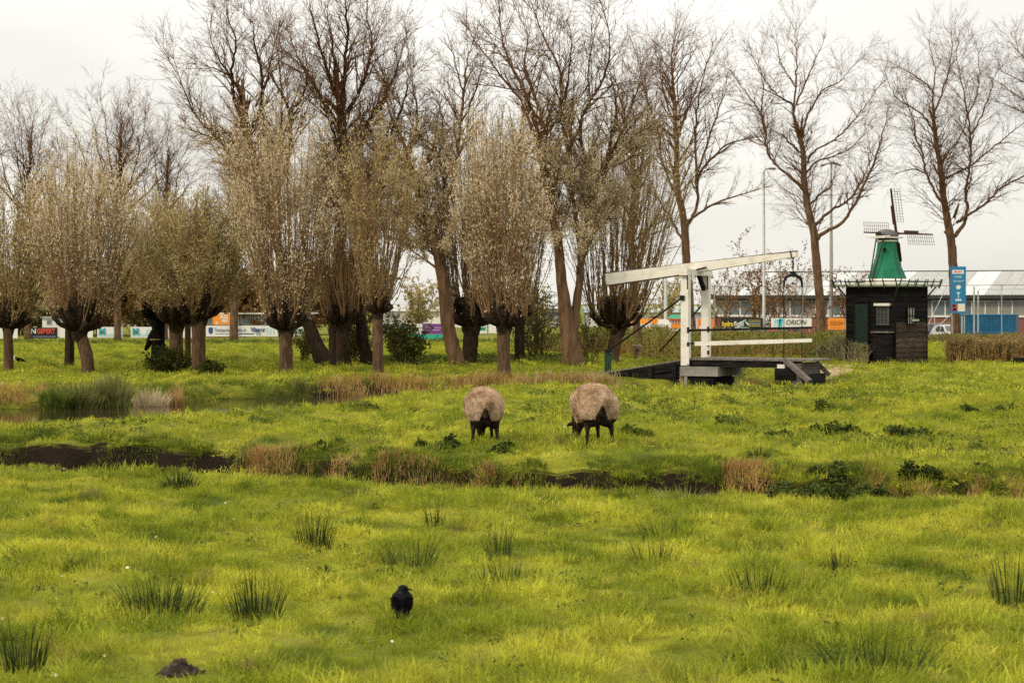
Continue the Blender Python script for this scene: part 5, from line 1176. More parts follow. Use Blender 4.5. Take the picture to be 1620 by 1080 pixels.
# orange crates on a white trailer, green-roofed kiosk
t, s = simple_thing('white_trailer', 'long white and pale blue flat trailer left of the bridge portal', 'trailer', 1020, 138)
w = 100 * s; mb().box(-w / 2, w / 2, 0, 1.6, zz(521, 138), zz(512.5, 138)).build('bed', mat('pale_blue_white', (.60, .66, .68), .5, (.72, .72, .70), 1.2, 2), t); mb().box(-w / 2 + .05, w / 2 - .05, -.02, -.002, zz(520, 138), zz(517.5, 138)).build('red_stripe', fm('dull_pink_red', (.45, .22, .2)), t)
for x in (-1.3, 1.0): mb().tube([(x, -.05, .28), (x, .1, .28)], .28, 14).build('wheel', M_iron, t)
mb().box(-w / 2 - .003, -w / 2 + .6, .1, 1.5, zz(512.3, 138), zz(503, 138)).build('cab', K_w, t); mb().box(.95, 2.0, .2, 1.5, zz(512.3, 138), zz(505, 138)).build('cover', K_w, t)
for cx, h, lb in ((1002, 503, 'leftmost orange crate on the white trailer'), (1018, 503.5, 'middle orange crate on the white trailer'), (1034, 502, 'rightmost orange crate on the white trailer, under a dark lid')):
    t, s = simple_thing('orange_crate', lb, 'crate', cx, 138.6, 'orange crates on the trailer'); z0 = zz(512.3, 138); t.location.z = z0 - .0; hh = zz(h, 138) - z0 - .02
    mb().box(-.27, .27, 0, .6, .002, hh).build('crate_body', K_o, t)
    for k in range(3): mb().box(-.28 + k * .20, -.24 + k * .20, -.02, -.001, .01, hh).build('batten', fm('dark_orange', (.45, .12, .03)), t)
    if cx == 1034: mb().box(-.3, .3, -.03, .63, hh + .002, hh + .05).build('lid', K_k, t)
t, s = simple_thing('kiosk', 'small orange-fronted kiosk with green and white roof by the bridge portal', 'kiosk', 1072, 136)
mb().box(-.5, .55, .12, 1.4, -.1, zz(506, 136)).build('wall', K_w, t); mb().box(-.42, .42, .06, .118, zz(519, 136), zz(512, 136)).build('counter', K_o, t)
mb().box(-.65, .7, -.1, 1.5, zz(505.9, 136), zz(504, 136)).build('eaves', K_r, t); mb().hexa([(-.6, 0, zz(503.9, 136)), (.65, 0, zz(503.9, 136)), (.65, 1.4, zz(503.9, 136)), (-.6, 1.4, zz(503.9, 136)), (-.4, .5, zz(498, 136)), (.45, .5, zz(498, 136)), (.45, .9, zz(498, 136)), (-.4, .9, zz(498, 136))]).build('roof', K_g, t)
for x in (-.3, -.1, .1, .3): mb().box(x - .03, x + .03, .10, .118, zz(511.9, 136), zz(506.2, 136)).build('post', K_r, t)
t, s = simple_thing('litter_bin', 'small blue bin standing under the black advertising board', 'bin', 1150, 139)
mb().tube([(0, 0, 0), (0, 0, .34)], [.13, .16], 12).build('bin_body', K_lb, t); mb().box(-.22, -.18, -.03, .03, 0, .5).build('post', K_w, t); mb().box(.18, .22, -.03, .03, 0, .5).build('post', K_w, t)

# ------------------------------------------------------------------ parked cars
def car(lb, cx, d, paint, rz, L=4.2, Hc=1.45, W=1.7, van=False):
    c = px(cx, 527, d); c.z = hz(c.x, c.y); t = thing('parked_car', lb, 'car', c, rz, 'cars parked by the hall'); M = mb()
    if van: prof = [(-L / 2, .35), (-L / 2, Hc * .9), (-L / 2 + .15, Hc), (L * .22, Hc), (L * .34, Hc * .62), (L / 2 - .05, Hc * .52), (L / 2, .35)]
    else: prof = [(-L / 2, .35), (-L / 2 + .03, .75), (-L / 2 + .25, .92), (-L * .30, Hc * .97), (-L * .05, Hc), (L * .08, Hc * .96), (L * .26, .95), (L / 2 - .1, .78), (L / 2, .6), (L / 2, .35)]
    n = len(prof)
    def hw(z): return W / 2 * (1 - .16 * max(0, (z - .8) / (Hc - .8)))
    M.add([(x, -hw(z), z) for x, z in prof] + [(x, hw(z), z) for x, z in prof], [tuple(range(n))[::-1], tuple(range(n, 2 * n))] + [(i, (i + 1) % n, n + (i + 1) % n, n + i) for i in range(n)]); M.build('body', paint, t)
    for sg in (-1, 1):
        a, b_ = (-L * .27, -L * .03) if not van else (-L * .4, -.1); z0, z1 = .92, Hc * .92; y = lambda z: sg * (hw(z) + .012)
        for (q0, q1, r0, r1) in ((a, b_, a + .05, b_), (b_ + .08, L * .22, b_ + .08, L * .10)):
            mb().add([(q0, y(z0), z0), (q1, y(z0), z0), (r1, y(z1), z1), (r0 + .1, y(z1), z1)], [(0, 1, 2, 3) if sg < 0 else (3, 2, 1, 0)]).build('side_window', M_glass, t)
    mb().add([(L * .27, -hw(.95) + .08, .97), (L * .27, hw(.95) - .08, .97), (L * .10, hw(Hc) - .08, Hc * .955), (L * .10, -hw(Hc) + .08, Hc * .955)], [(0, 1, 2, 3)]).build('windscreen', M_glass, t)
    for x in (-L * .31, L * .31):
        for sg in (-1, 1):
            wo2 = mb().tube([(x, sg * (W / 2 - .18), .31), (x, sg * (W / 2 + .01), .31)], .31, 18).build('wheel', M_iron, t); mb().tube([(x, sg * (W / 2 + .011), .31), (x, sg * (W / 2 + .02), .31)], .17, 12).build('rim', M_steel, wo2)
    for sg in (-.55, .55): mb().box(L / 2 - .03, L / 2 + .012, sg - .14, sg + .14, .58, .70).build('headlight', K_w, t); mb().box(-L / 2 - .012, -L / 2 + .02, sg - .12, sg + .12, .66, .80).build('tail_light', K_r, t)
    return t
car('white car parked between the tall blue sign and the mill shed', 1503, 156, fm('car_white', (.62, .62, .62), .3), R(-80))
car('dark blue car parked left of the white one beside the shed', 1487, 159, fm('car_navy', (.03, .04, .10), .3), R(-70))
car('grey car parked under the black advertising board', 1206, 153, fm('car_silver', (.40, .42, .44), .3), R(5), 4.2, 1.45)
car('red car parked below the turquoise-striped white board', 1250, 152, fm('car_red', (.45, .03, .04), .3), R(2), 4.2, 1.45)
# ------------------------------------------------------------------ banks, reeds, rushes and weeds
def plantmat(name, a, b, tr=.25, sc=2.0): return mat(name, a, .6, b, sc, 4, .36, .66, coord='World', transl=tr, spec=.06)
M_reed = plantmat('dry_reddish_reed', (.27, .145, .045), (.50, .34, .14)); M_straw = plantmat('straw_stem', (.36, .27, .15), (.55, .46, .30)); M_rush = plantmat('dark_green_rush', (.020, .032, .008), (.060, .075, .022), .12, 5)
M_reedg = plantmat('grey_green_reed', (.115, .125, .028), (.28, .27, .10)); M_weed = plantmat('weed_leaf', (.055, .085, .014), (.17, .20, .035), .25, 3); M_dockl = plantmat('dark_bramble_leaf', (.028, .045, .010), (.085, .11, .022), .15, 4)
M_lushg = plantmat('lush_bank_grass', (.075, .115, .014), (.17, .20, .025), .3, 2)
def many_blades(cx, cy, cz, h, w, lean, r, per=1):
    """one blade per given root; arrays cx, cy, cz, h"""
    n = len(cx); la = r.uniform(0, 6.28, n); ln = np.abs(r.normal(0, lean, n)); fa = r.uniform(0, np.pi, n); wx = np.cos(fa) * w / 2 * r.uniform(.7, 1.3, n); wy = np.sin(fa) * w / 2
    V = np.zeros((n, 6, 3))
    for k, (t, ww) in enumerate(((0, 1.), (.55, .8), (1, .15))):
        off = ln * h * t ** 1.6; z = cz + h * t * (1 - .2 * ln * t) - .02; x = cx + np.cos(la) * off; y = cy + np.sin(la) * off
        V[:, 2 * k] = np.stack([x - wx * ww, y - wy * ww, z], 1); V[:, 2 * k + 1] = np.stack([x + wx * ww, y + wy * ww, z], 1)
    b = np.arange(n)[:, None] * 6
    return V.reshape(-1, 3), np.concatenate([b + [0, 1, 3, 2], b + [2, 3, 5, 4]])
def clumpy(x, y, s, sc=1.5): return vnoise(x * sc, y * sc, s)
r5 = np.random.default_rng(77)
def bed(name, label, cat, pts, h, w, lean, m, hvar=.35, kind='stuff'):
    x, y = pts; z = height(x, y); hh = h * (1 - hvar + 2 * hvar * clumpy(x, y, 9, 2.2)) * r5.uniform(.6, 1.1, len(x))
    V, F = many_blades(x, y, z, hh, w, lean, r5); o = link(name, npmesh(name, V, F, m), kind=kind)
    if label: tag(o, label, cat)
    return o
def edge_points(n, x0, x1, far=True, lo=-.5, hi=.9):
    """roots along one bank of the canal"""
    x = r5.uniform(x0, x1, n * 6); y = r5.uniform(36, 62, n * 6); c = canal(x, y); yc = np.interp(x, [a for a, b, w in CAN[:8]], [b for a, b, w in CAN[:8]])
    k = (c > lo) & (c < hi) & ((y > yc) if far else (y < yc)) & (r5.uniform(0, 1, n * 6) < (.12 + .88 * sstep(.30, .5, clumpy(x, y, 12))) * sstep(x0, x0 + 1.3, x) * (1 - sstep(x1 - .6, x1, x))); return x[k][:n], y[k][:n]
def wx(p, d): return (p - 810) / FPX * d
bed('reeds', 'low reddish-brown reeds along the far bank of the canal up to the drawbridge', 'reeds', edge_points(17000, wx(478, 54), wx(985, 58), True, -.2, 1.6), .33, .020, .35, M_reed)
bed('reeds', 'straw coloured stalks among the reddish reeds beside the bridge ramp', 'reeds', edge_points(1500, wx(800, 57), wx(1000, 57), True, -.2, 1.0), .46, .012, .25, M_straw)
bed('reeds', 'brown reeds on the far canal bank at the left edge of the photo', 'reeds', edge_points(5200, wx(-60, 48), wx(66, 48), True, -.9, .7), .24, .018, .45, M_reed)
bed('bank_grass', 'tall dull green grass on the far canal bank left of the reddish reeds', 'grass', edge_points(9000, wx(150, 48), wx(500, 54), True, -.6, 1.0), .16, .018, .5, M_lushg)
bed('bank_grass', 'grass hanging over the near bank of the canal', 'grass', edge_points(9000, wx(-40, 40), wx(760, 48), False, -.8, .2), .06, .012, .6, M_lushg)
x = r5.uniform(6.0, 8.3, 9000); y = r5.uniform(58.2, 63, 9000); c = canal(x, y); k = (c > -.8) & (c < 1.3) & (x < 7.35); bed('reeds', 'reddish dry reeds under the deck of the drawbridge', 'reeds', (x[k], y[k]), .46, .018, .4, M_reed)
# ditch banks
def bank_points(n, x0, x1, t0, t1, thr=.0, s=14):
    x = r5.uniform(x0, x1, n * 2); t = r5.uniform(t0, t1, n * 2); y = np.interp(x, D2X, D2L) + np.interp(x, D2X, D2B) + t * 1.1 ; k = clumpy(x, y, s, 1.4) > thr; return x[k][:n], y[k][:n]
bed('bank_grass', 'dark lush grass covering the far bank of the field ditch below the sheep', 'grass', bank_points(26000, -3.6, 7.5, .12, 1.1, .22), .11, .010, .9, M_lushg)
bed('bank_grass', 'tufts hanging over the bare dark bank of the field ditch at the left', 'grass', bank_points(7000, -9, -3.5, .60, 1.15, .25), .15, .010, 1.1, M_lushg)
bed('bank_grass', 'sparse tufts rooted low in the bare dark bank at the left', 'grass', bank_points(2500, -9, -3.5, .1, .6, .60), .11, .010, .8, M_weed)
bed('reeds', 'thin rusty stalks strewn along the foot of the far ditch bank', 'reeds', bank_points(3000, -3.9, 6.5, .05, .5, .50), .15, .010, .5, M_reed)
bed('bank_grass', 'longer grass along the near lip of the field ditch', 'grass', (lambda x: (x, np.interp(x, D2X, D2L) + r5.normal(-.45, .25, len(x))))(r5.uniform(-9, 7.5, 6000)), .09, .008, .6, M_lushg)
for i, (p0, p1, by, hh, n, lb) in enumerate(((352, 452, 750, .20, 1900, 'largest rusty reed patch on the ditch bank, left of centre'), (504, 552, 753, .17, 700, 'small rusty reed patch right of the largest one on the ditch bank'), (590, 612, 757, .14, 220, 'tiny rusty tuft on the ditch bank below the left sheep'),
      (728, 745, 762, .17, 200, 'thin rusty tuft of the pair below the left sheep'), (745, 776, 756, .18, 600, 'wide rusty tuft of the pair below the left sheep'), (1140, 1170, 777, .2, 350, 'thin rusty reeds left of the bramble on the ditch bank'), (1168, 1214, 775, .2, 800, 'wide rusty reeds touching the bramble on the ditch bank'),
      (1370, 1400, 772, .15, 320, 'rusty tuft on the ditch bank right of the bramble'), (1528, 1558, 778, .17, 360, 'rusty tuft on the ditch bank near the right edge'), (1590, 1622, 776, .15, 260, 'rusty tuft on the ditch bank cut by the right edge'))):
    d = 27.0; pm_ = (p0 + p1) / 2
    for _ in range(6): d = float(np.interp(wx(pm_, d), D2X, D2L) + np.interp(wx(pm_, d), D2X, D2B)) + .30
    n = int(n * 1.3); x = wx(pm_ + r5.normal(0, .30, n) * (p1 - p0), d); y = d + r5.normal(0, .20, n) - .1; hh *= 1.0; z = height(x, y); bx, by_ = float(x.mean()), d; bz = float(z.mean())
    V, F = many_blades(x - bx, y - by_, z - bz, hh * r5.uniform(.3, 1.15, n) * (.35 + 1.1 * clumpy(x, y, 3, 6)), .011, .55, r5)
    o = link('reed_patch', npmesh('reed_patch', V, F, M_reed)); o.location = (bx, by_, bz); tag(o, lb, 'reeds', 'rusty reed patches on the ditch bank')
# big clumps on the canal bank at the left
def clump(name, lb, cat, cx, by, wp, hp, n, m, w=.012, lean=.45, group=None, z0=None, rad=1.0, extra=None, d=None):
    d = d or (gdh(cx, by) if z0 is None else gd(by, z0)); s = d / FPX; c = px(cx, by, d); c.z = hz(c.x, c.y) if z0 is None else z0; h = hp * s; R_ = wp * s / 2; r = np.random.default_rng(int(cx * 7 + by))
    a = r.uniform(0, 6.28, n); q = np.sqrt(r.uniform(0, 1, n)); root = R_ * .42 * rad; bx, by2 = root * q * np.cos(a), root * .8 * q * np.sin(a)
    out = (R_ - root) / h; ln = out * q * r.uniform(.4, 1.3, n) + .05; hh = h * r.uniform(.45, 1.1, n) * (1 - .42 * q * q); la = a + r.normal(0, .4, n)
    V = np.zeros((n, 8, 3)); ww = w * r.uniform(.6, 1.3, n); fa = r.uniform(0, 3.14, n)
    for k, (t, f) in enumerate(((0, 1.), (.35, .9), (.7, .65), (1, .12))):
        x = bx + np.cos(la) * ln * hh * t ** (1.05 + lean); y = by2 + np.sin(la) * ln * hh * t ** (1.05 + lean); z = hh * t * (1 - .12 * t * ln) - .02
        V[:, 2 * k] = np.stack([x - np.cos(fa) * ww * f / 2, y - np.sin(fa) * ww * f / 2, z], 1); V[:, 2 * k + 1] = np.stack([x + np.cos(fa) * ww * f / 2, y + np.sin(fa) * ww * f / 2, z], 1)
    b = np.arange(n)[:, None] * 8; F = np.concatenate([b + [2 * k, 2 * k + 1, 2 * k + 3, 2 * k + 2] for k in range(3)])
    o = link(name, npmesh(name, V.reshape(-1, 3), F, m)); o.location = c; return tag(o, lb, cat, group)
GC = 'reed clumps on the far canal bank'
clump('reed_clump', 'dense green reed clump, left half of the tallest reeds by the canal', 'reeds', 122, 655, 150, 46, 1500, M_reedg, .03, .5, GC, WATER_Z, 1.35, d=48.2)
clump('reed_clump', 'pale-topped green reed clump, right half of the tallest reeds by the canal', 'reeds', 176, 652, 100, 60, 1100, M_reedg, .03, .4, GC, WATER_Z, 1.2, d=48.4)
clump('reed_clump', 'low dark reed clump at the waterline under the tallest reeds', 'reeds', 90, 657, 80, 40, 800, M_weed, .03, .6, GC, WATER_Z, 1.4, d=47.6)
clump('reed_clump', 'broken straw-coloured reeds right of the tallest green reeds', 'reeds', 240, 650, 100, 34, 330, M_straw, .024, .7, GC, WATER_Z, 1.3, d=49.4)
clump('reed_clump', 'thin straw reeds at the end of the tall reeds, bending right', 'reeds', 280, 648, 44, 40, 160, M_reed, .024, .7, GC, WATER_Z, 1.3, d=50)
clump('reed_clump', 'green reed clump where the reddish reeds begin', 'reeds', 470, 637, 50, 34, 500, M_reedg, .026, .4, GC, WATER_Z, 1.5, d=54.6)
clump('reed_clump', 'small pale reed clump against the dark ramp wall of the drawbridge', 'reeds', 1024, 615, 22, 24, 90, M_reedg, .018, .4, GC, None, 1.2, d=56)
# rush tussocks
GR = 'rush tussocks in the meadow'
RU = [(252, 984, 196, 74, 210, 'largest dark rush tussock, lower left'), (405, 980, 118, 74, 120, 'rush tussock touching the largest one on its right'), (36, 1066, 100, 88, 80, 'rush tussock in the lower left corner'), (497, 866, 84, 58, 110, 'dense upright rush tussock above the black bird on the left'),
      (652, 894, 124, 46, 80, 'wide flat rush tussock right above the black bird'), (790, 884, 62, 56, 45, 'narrow rush tussock behind the wide one in mid meadow'), (800, 932, 130, 50, 80, 'wide thin rush tussock right of the black bird'), (1036, 894, 104, 46, 55, 'sparse rush tussock straight below the right sheep'),
      (1050, 852, 130, 40, 45, 'faint rush tussock between sheep and sparse tussock'), (1326, 903, 70, 38, 60, 'small compact rush tussock in the right meadow'), (1200, 952, 120, 62, 100, 'thin fan of rushes with a dark hollow on its right'), (1600, 960, 90, 86, 60, 'tall sparse rushes cut by the right edge'),
      (1390, 1060, 240, 76, 60, 'very wide faint rushes near the lower right corner'), (286, 777, 90, 34, 260, 'dense dark rush tussock just before the ditch on the left'), (146, 791, 62, 28, 130, 'grey-green rush tussock left of the dense one near the ditch'), (1198, 723, 62, 24, 220, 'low dark rush tussock on the bank right of the sheep'),
      (1396, 732, 60, 24, 130, 'low rush tussock on the bank under the windmill'), (1478, 732, 44, 22, 90, 'small rush tussock on the bank right of the one under the windmill'), (688, 832, 46, 34, 40, 'thin little rush tussock in the middle of the meadow'), (1085, 792, 150, 30, 110, 'row of blue-green rushes along the near ditch edge'),
      (560, 785, 80, 22, 60, 'short rushes near the ditch edge left of centre'), (1430, 620, 30, 12, 60, 'tiny rush tussock on the grass before the mill shed'), (930, 745, 40, 20, 50, 'small rush tussock on the ditch bank below the right sheep')]
for (cx, by, wp, hp, n, lb) in RU: clump('rush_tussock', lb, 'rushes', cx, by, wp * (1.3 if by > 800 else 1.1), hp * (1.32 if by > 800 else 1.1), int(n * 1.25), M_rush if by > 800 or n > 150 else M_reedg, .0072 if by > 800 else .011, .25, GR, None, 1.25)
# leafy weeds: low domes of real leaves
def weed(name, lb, cat, cx, by, wp, hp, n, m, group=None, leaf=(.055, .04), d=None, kind=None):
    d = d or gdh(cx, by); s = d / FPX; c = px(cx, by, d); c.z = hz(c.x, c.y); R_ = wp * s / 2; h = hp * s; r = np.random.default_rng(int(cx * 3 + by)); k = max(3, int(wp / 14))
    C = []; 
    for i in range(k):
        ox, oy = r.uniform(-.75, .75) * R_, r.uniform(-.5, .5) * R_ * .7; rr_ = R_ * r.uniform(.25, .5); hh = h * r.uniform(.5, 1.1); q = n // k; a = r.uniform(0, 6.28, q); u = np.sqrt(r.uniform(0, 1, q)); zz_ = hh * np.sqrt(np.maximum(0, 1 - u * u)) * r.uniform(.35, 1.0, q)
        X_ = ox + rr_ * u * np.cos(a); Y_ = oy + rr_ * u * np.sin(a); C.append(np.stack([X_, Y_, zz_ + height(X_ + c.x, Y_ + c.y) - c.z], 1))
    C = np.concatenate(C); D = r.normal(0, 1, C.shape) * [1, 1, .35] + [0, 0, .25]; V, F = leaf_quads(C, D, np.full(len(C), leaf[0]), np.full(len(C), leaf[1]), r)
    o = link(name, npmesh(name, V, F, m), kind=kind); o.location = c; return tag(o, lb, cat, group)
GB = 'bramble and nettle patches on the ditch bank'
for (cx, by, wp, hp, n, lb) in ((1285, 797, 130, 34, 2600, 'largest dark bramble patch at the near ditch edge'), (1385, 790, 90, 28, 1500, 'bramble patch joined to the largest one on its right'), (1460, 788, 70, 30, 1100, 'bramble patch third from the left at the ditch edge'), (1320, 692, 80, 26, 1500, 'dark bramble patch in the pasture below the mill'),
      (1225, 694, 60, 14, 600, 'low dark weeds left of the pasture bramble'), (1440, 690, 90, 18, 900, 'low weeds right of the pasture bramble'), (1528, 652, 50, 14, 600, 'dark weeds in the upper right pasture'), (1600, 655, 50, 16, 600, 'dark weeds at the right edge of the upper pasture'),
      (1290, 650, 60, 22, 700, 'nettles in the pasture under the bridge end'), (1120, 672, 120, 22, 1300, 'wide weed patch right of the right sheep'), (1010, 696, 70, 24, 900, 'weeds just right of the right sheep'), (520, 712, 60, 14, 500, 'blue-green weeds on the bank left of the left sheep'),
      (570, 650, 70, 16, 800, 'leafy weeds on the pasture edge left of the left sheep'), (640, 655, 60, 14, 500, 'small weeds beside the left sheep'), (600, 758, 90, 18, 900, 'dark weeds at the foot of the ditch bank left of centre'), (690, 765, 70, 18, 800, 'dark weeds at the foot of the ditch bank below the left sheep'),
      (805, 768, 60, 18, 700, 'dark weeds at the foot of the ditch bank between the sheep'), (1000, 770, 90, 20, 800, 'dark weeds at the foot of the ditch bank below the right sheep'), (515, 912, 34, 16, 200, 'small dock plant in the near meadow'), (610, 912, 34, 14, 170, 'grey curled leaves right behind the black bird'),
      (1300, 745, 80, 16, 700, 'olive weeds on the bank above the brambles'), (1560, 780, 50, 16, 500, 'weeds at the near ditch edge close to the right side'), (420, 748, 60, 20, 500, 'dark weeds beneath the largest rusty reeds'), (90, 715, 80, 14, 500, 'weeds hanging over the dark bank at the left'), (200, 722, 60, 18, 400, 'weeds hanging over the dark bank hollow')):
    weed('weed_patch', lb, 'weeds', cx, by, wp, hp, n, M_dockl if 'dark' in lb or 'bramble' in lb else M_weed, GB)
# scattered weeds over the pasture, uncountable
n = 2500; x = r5.uniform(-8, 11, n); y = r5.uniform(28, 50, n); k = (clumpy(x, y, 31, .45) > .50) & (canal(x, y) < -.6) & (y > np.interp(x, D2X, D2L) + 2); x, y = x[k], y[k]; Cc = []
for a, b in zip(x, y):
    q = int(r5.integers(16, 50)); rr_ = r5.uniform(.08, .24); an = r5.uniform(0, 6.28, q); u = np.sqrt(r5.uniform(0, 1, q)); Cc.append(np.stack([a + rr_ * u * np.cos(an) * 1.3, b + rr_ * u * np.sin(an), r5.uniform(.02, .13, q) * (1.2 - u)], 1))
Cc = np.concatenate(Cc); Cc[:, 2] += height(Cc[:, 0], Cc[:, 1]); V, F = leaf_quads(Cc, r5.normal(0, 1, Cc.shape) * [1, 1, .4] + [0, 0, .2], np.full(len(Cc), .05), np.full(len(Cc), .035), r5)
link('ground_weeds', npmesh('ground_weeds', V, F, M_weed), kind='stuff')
# small weeds and moss in the near meadow
n = 420; x = r5.uniform(-6, 6, n); y = r5.uniform(11, 25, n); Cc = []
for a, b in zip(x, y):
    q = int(r5.integers(8, 26)); rr_ = r5.uniform(.03, .10); an = r5.uniform(0, 6.28, q); u = np.sqrt(r5.uniform(0, 1, q)); Cc.append(np.stack([a + rr_ * u * np.cos(an) * 1.3, b + rr_ * u * np.sin(an), r5.uniform(.02, .08, q)], 1))
Cc = np.concatenate(Cc); Cc[:, 2] += height(Cc[:, 0], Cc[:, 1]); V, F = leaf_quads(Cc, r5.normal(0, 1, Cc.shape) * [1, 1, .5], np.full(len(Cc), .028), np.full(len(Cc), .02), r5)
link('ground_weeds', npmesh('ground_weeds', V, F, M_weed), kind='stuff')
# fallen leaves and pale stalks
n = 260; x = r5.uniform(-8, 9, n); y = 11 + 34 * r5.uniform(0, 1, n) ** 1.3; C = np.stack([x, y, height(x, y) + .055], 1); V, F = leaf_quads(C, r5.normal(0, 1, C.shape) * [1, 1, .3], np.full(n, .032), np.full(n, .022), r5); link('fallen_leaves', npmesh('fallen_leaves', V, F, mat('fallen_leaf', (.42, .33, .22), .6, (.60, .52, .42), 3, 2, coord='World')), kind='stuff')
# belt of tall weeds behind the bridge and hedge on the right
def weedbelt(lb, pts, dw, hgt, n, m, m2, top2=.3, cat='weeds', name='weed_belt', leaf=(.10, .07)):
    """pts: (px, d) row of the middle line; hgt: heights along it"""
    t_ = r5.uniform(0, len(pts) - 1.001, n); i = t_.astype(int); f = t_ - i; P0 = np.array(pts, float); pc = P0[i] + (P0[i + 1] - P0[i]) * f[:, None]; d = pc[:, 1] + r5.uniform(-dw, dw, n); x = wx(pc[:, 0], d); H0 = np.interp(t_, range(len(hgt)), hgt)
    g = height(x, d); hh = H0 * (.62 + .55 * clumpy(x, d, 41, .8)) ; z = g + hh * r5.uniform(.05, 1, n) ** .8
    V1, F1 = leaf_quads(np.stack([x, d, z], 1), r5.normal(0, 1, (n, 3)) + [0, 0, .4], np.full(n, leaf[0]), np.full(n, leaf[1]), r5)
    o = tag(link(name, npmesh(name, V1, F1, m), kind='stuff'), lb, cat)
    k = np.arange(0, n, 4); V2, F2 = many_blades(x[k], d[k], g[k], hh[k] * r5.uniform(.7, 1.25, len(k)), .022, .3, r5)
    link('stalks', npmesh('stalks', V2, F2, m2), o, kind='stuff'); return o
weedbelt('belt of tall green and pinkish weeds behind the drawbridge', [(835, 88), (900, 86), (960, 84), (1080, 84), (1200, 84), (1300, 82), (1345, 80)], 6, [.5, .8, 1.15, 1.2, .95, .95, .9], 42000, M_weed, M_reed)
weedbelt('shrubby weeds growing against the mill shed on its left', [(1285, 77), (1320, 75.5), (1350, 74), (1372, 73.0)], 1.0, [.5, .9, .85, .8], 8000, plantmat('olive_shrub_leaf', (.10, .11, .03), (.28, .27, .13)), M_straw)
weedbelt('dry brown and green hedge at the right edge beyond the meadow', [(1500, 74), (1540, 73.6), (1600, 73.4), (1680, 73)], 1.2, [.9, 1.1, 1.05, 1.1], 15000, plantmat('dry_hedge_leaf', (.14, .13, .045), (.30, .20, .10), .25, 1.1), M_reed, cat='hedge', name='dry_hedge')
weedbelt('long low green hedge beyond the meadow in front of the hall', [(1120, 112), (1300, 112), (1380, 112), (1500, 110), (1700, 108)], 2.5, [.55, .55, .5, .45, .45], 15000, M_bush, M_straw, cat='hedge', name='low_hedge', leaf=(.16, .10))
weedbelt('rough weeds at the foot of the willows in the middle', [(600, 72), (700, 73), (800, 73), (930, 72)], 3, [.22, .2, .25, .3], 9000, M_weed, M_reedg)
weedbelt('rough grass and weeds along the foot of the advertising boards', [(-20, 108), (300, 108), (620, 109), (960, 104)], 2, [.16, .16, .2, .35], 9000, M_weed, M_reedg, leaf=(.14, .08))

# molehill
d = gdh(280, 1066); b = px(280, 1066, d); b.z = hz(b.x, b.y); V = []; n1, n2 = 40, 16; s = d / FPX; F = []
for j in range(n2):
    for i in range(n1):
        a = 2 * math.pi * i / n1; q = j / (n2 - 1); R_ = 33 * s * (1 + .18 * math.sin(3 * a + 1) + .1 * math.sin(5 * a)); z = 24 * s * (math.cos(q * math.pi) * .5 + .5) ** .8
        x, y = R_ * q * math.cos(a), R_ * q * math.sin(a) * .8; nn = float(vnoise(x * 45 + 9, y * 45 + z * 30, 3)) - .5; n3 = float(vnoise(x * 110 + 9, y * 110 + z * 70, 4)) - .5; V.append((x + nn * .02, y + n3 * .02, max(z, 0) + nn * .035 * (q < .97) + n3 * .02 - .02 * (q > .9)))
for j in range(n2 - 1):
    for i in range(n1): F.append((j * n1 + i, j * n1 + (i + 1) % n1, (j + 1) * n1 + (i + 1) % n1, (j + 1) * n1 + i))
M = mb(); M.add(V, F); M_soil = mat('dark_molehill_soil', (.018, .012, .009), .95, (.05, .035, .026), 30, 5, bump=.006, bscale=60)
for k in range(45):
    a = rnd.uniform(0, 6.28); q = rnd.uniform(.6, 1.25) * 33 * s; c = Vector((q * math.cos(a), q * math.sin(a) * .8, .012)); e = rnd.uniform(.006, .014); M.bar(c, c + Vector((e * 1.5, e * rnd.uniform(-1, 1), e * .5)), e, e)
o = M.build('molehill', M_soil, None, True); o.location = b; tag(o, 'dark crumbly molehill in the grass at the bottom left', 'molehill')

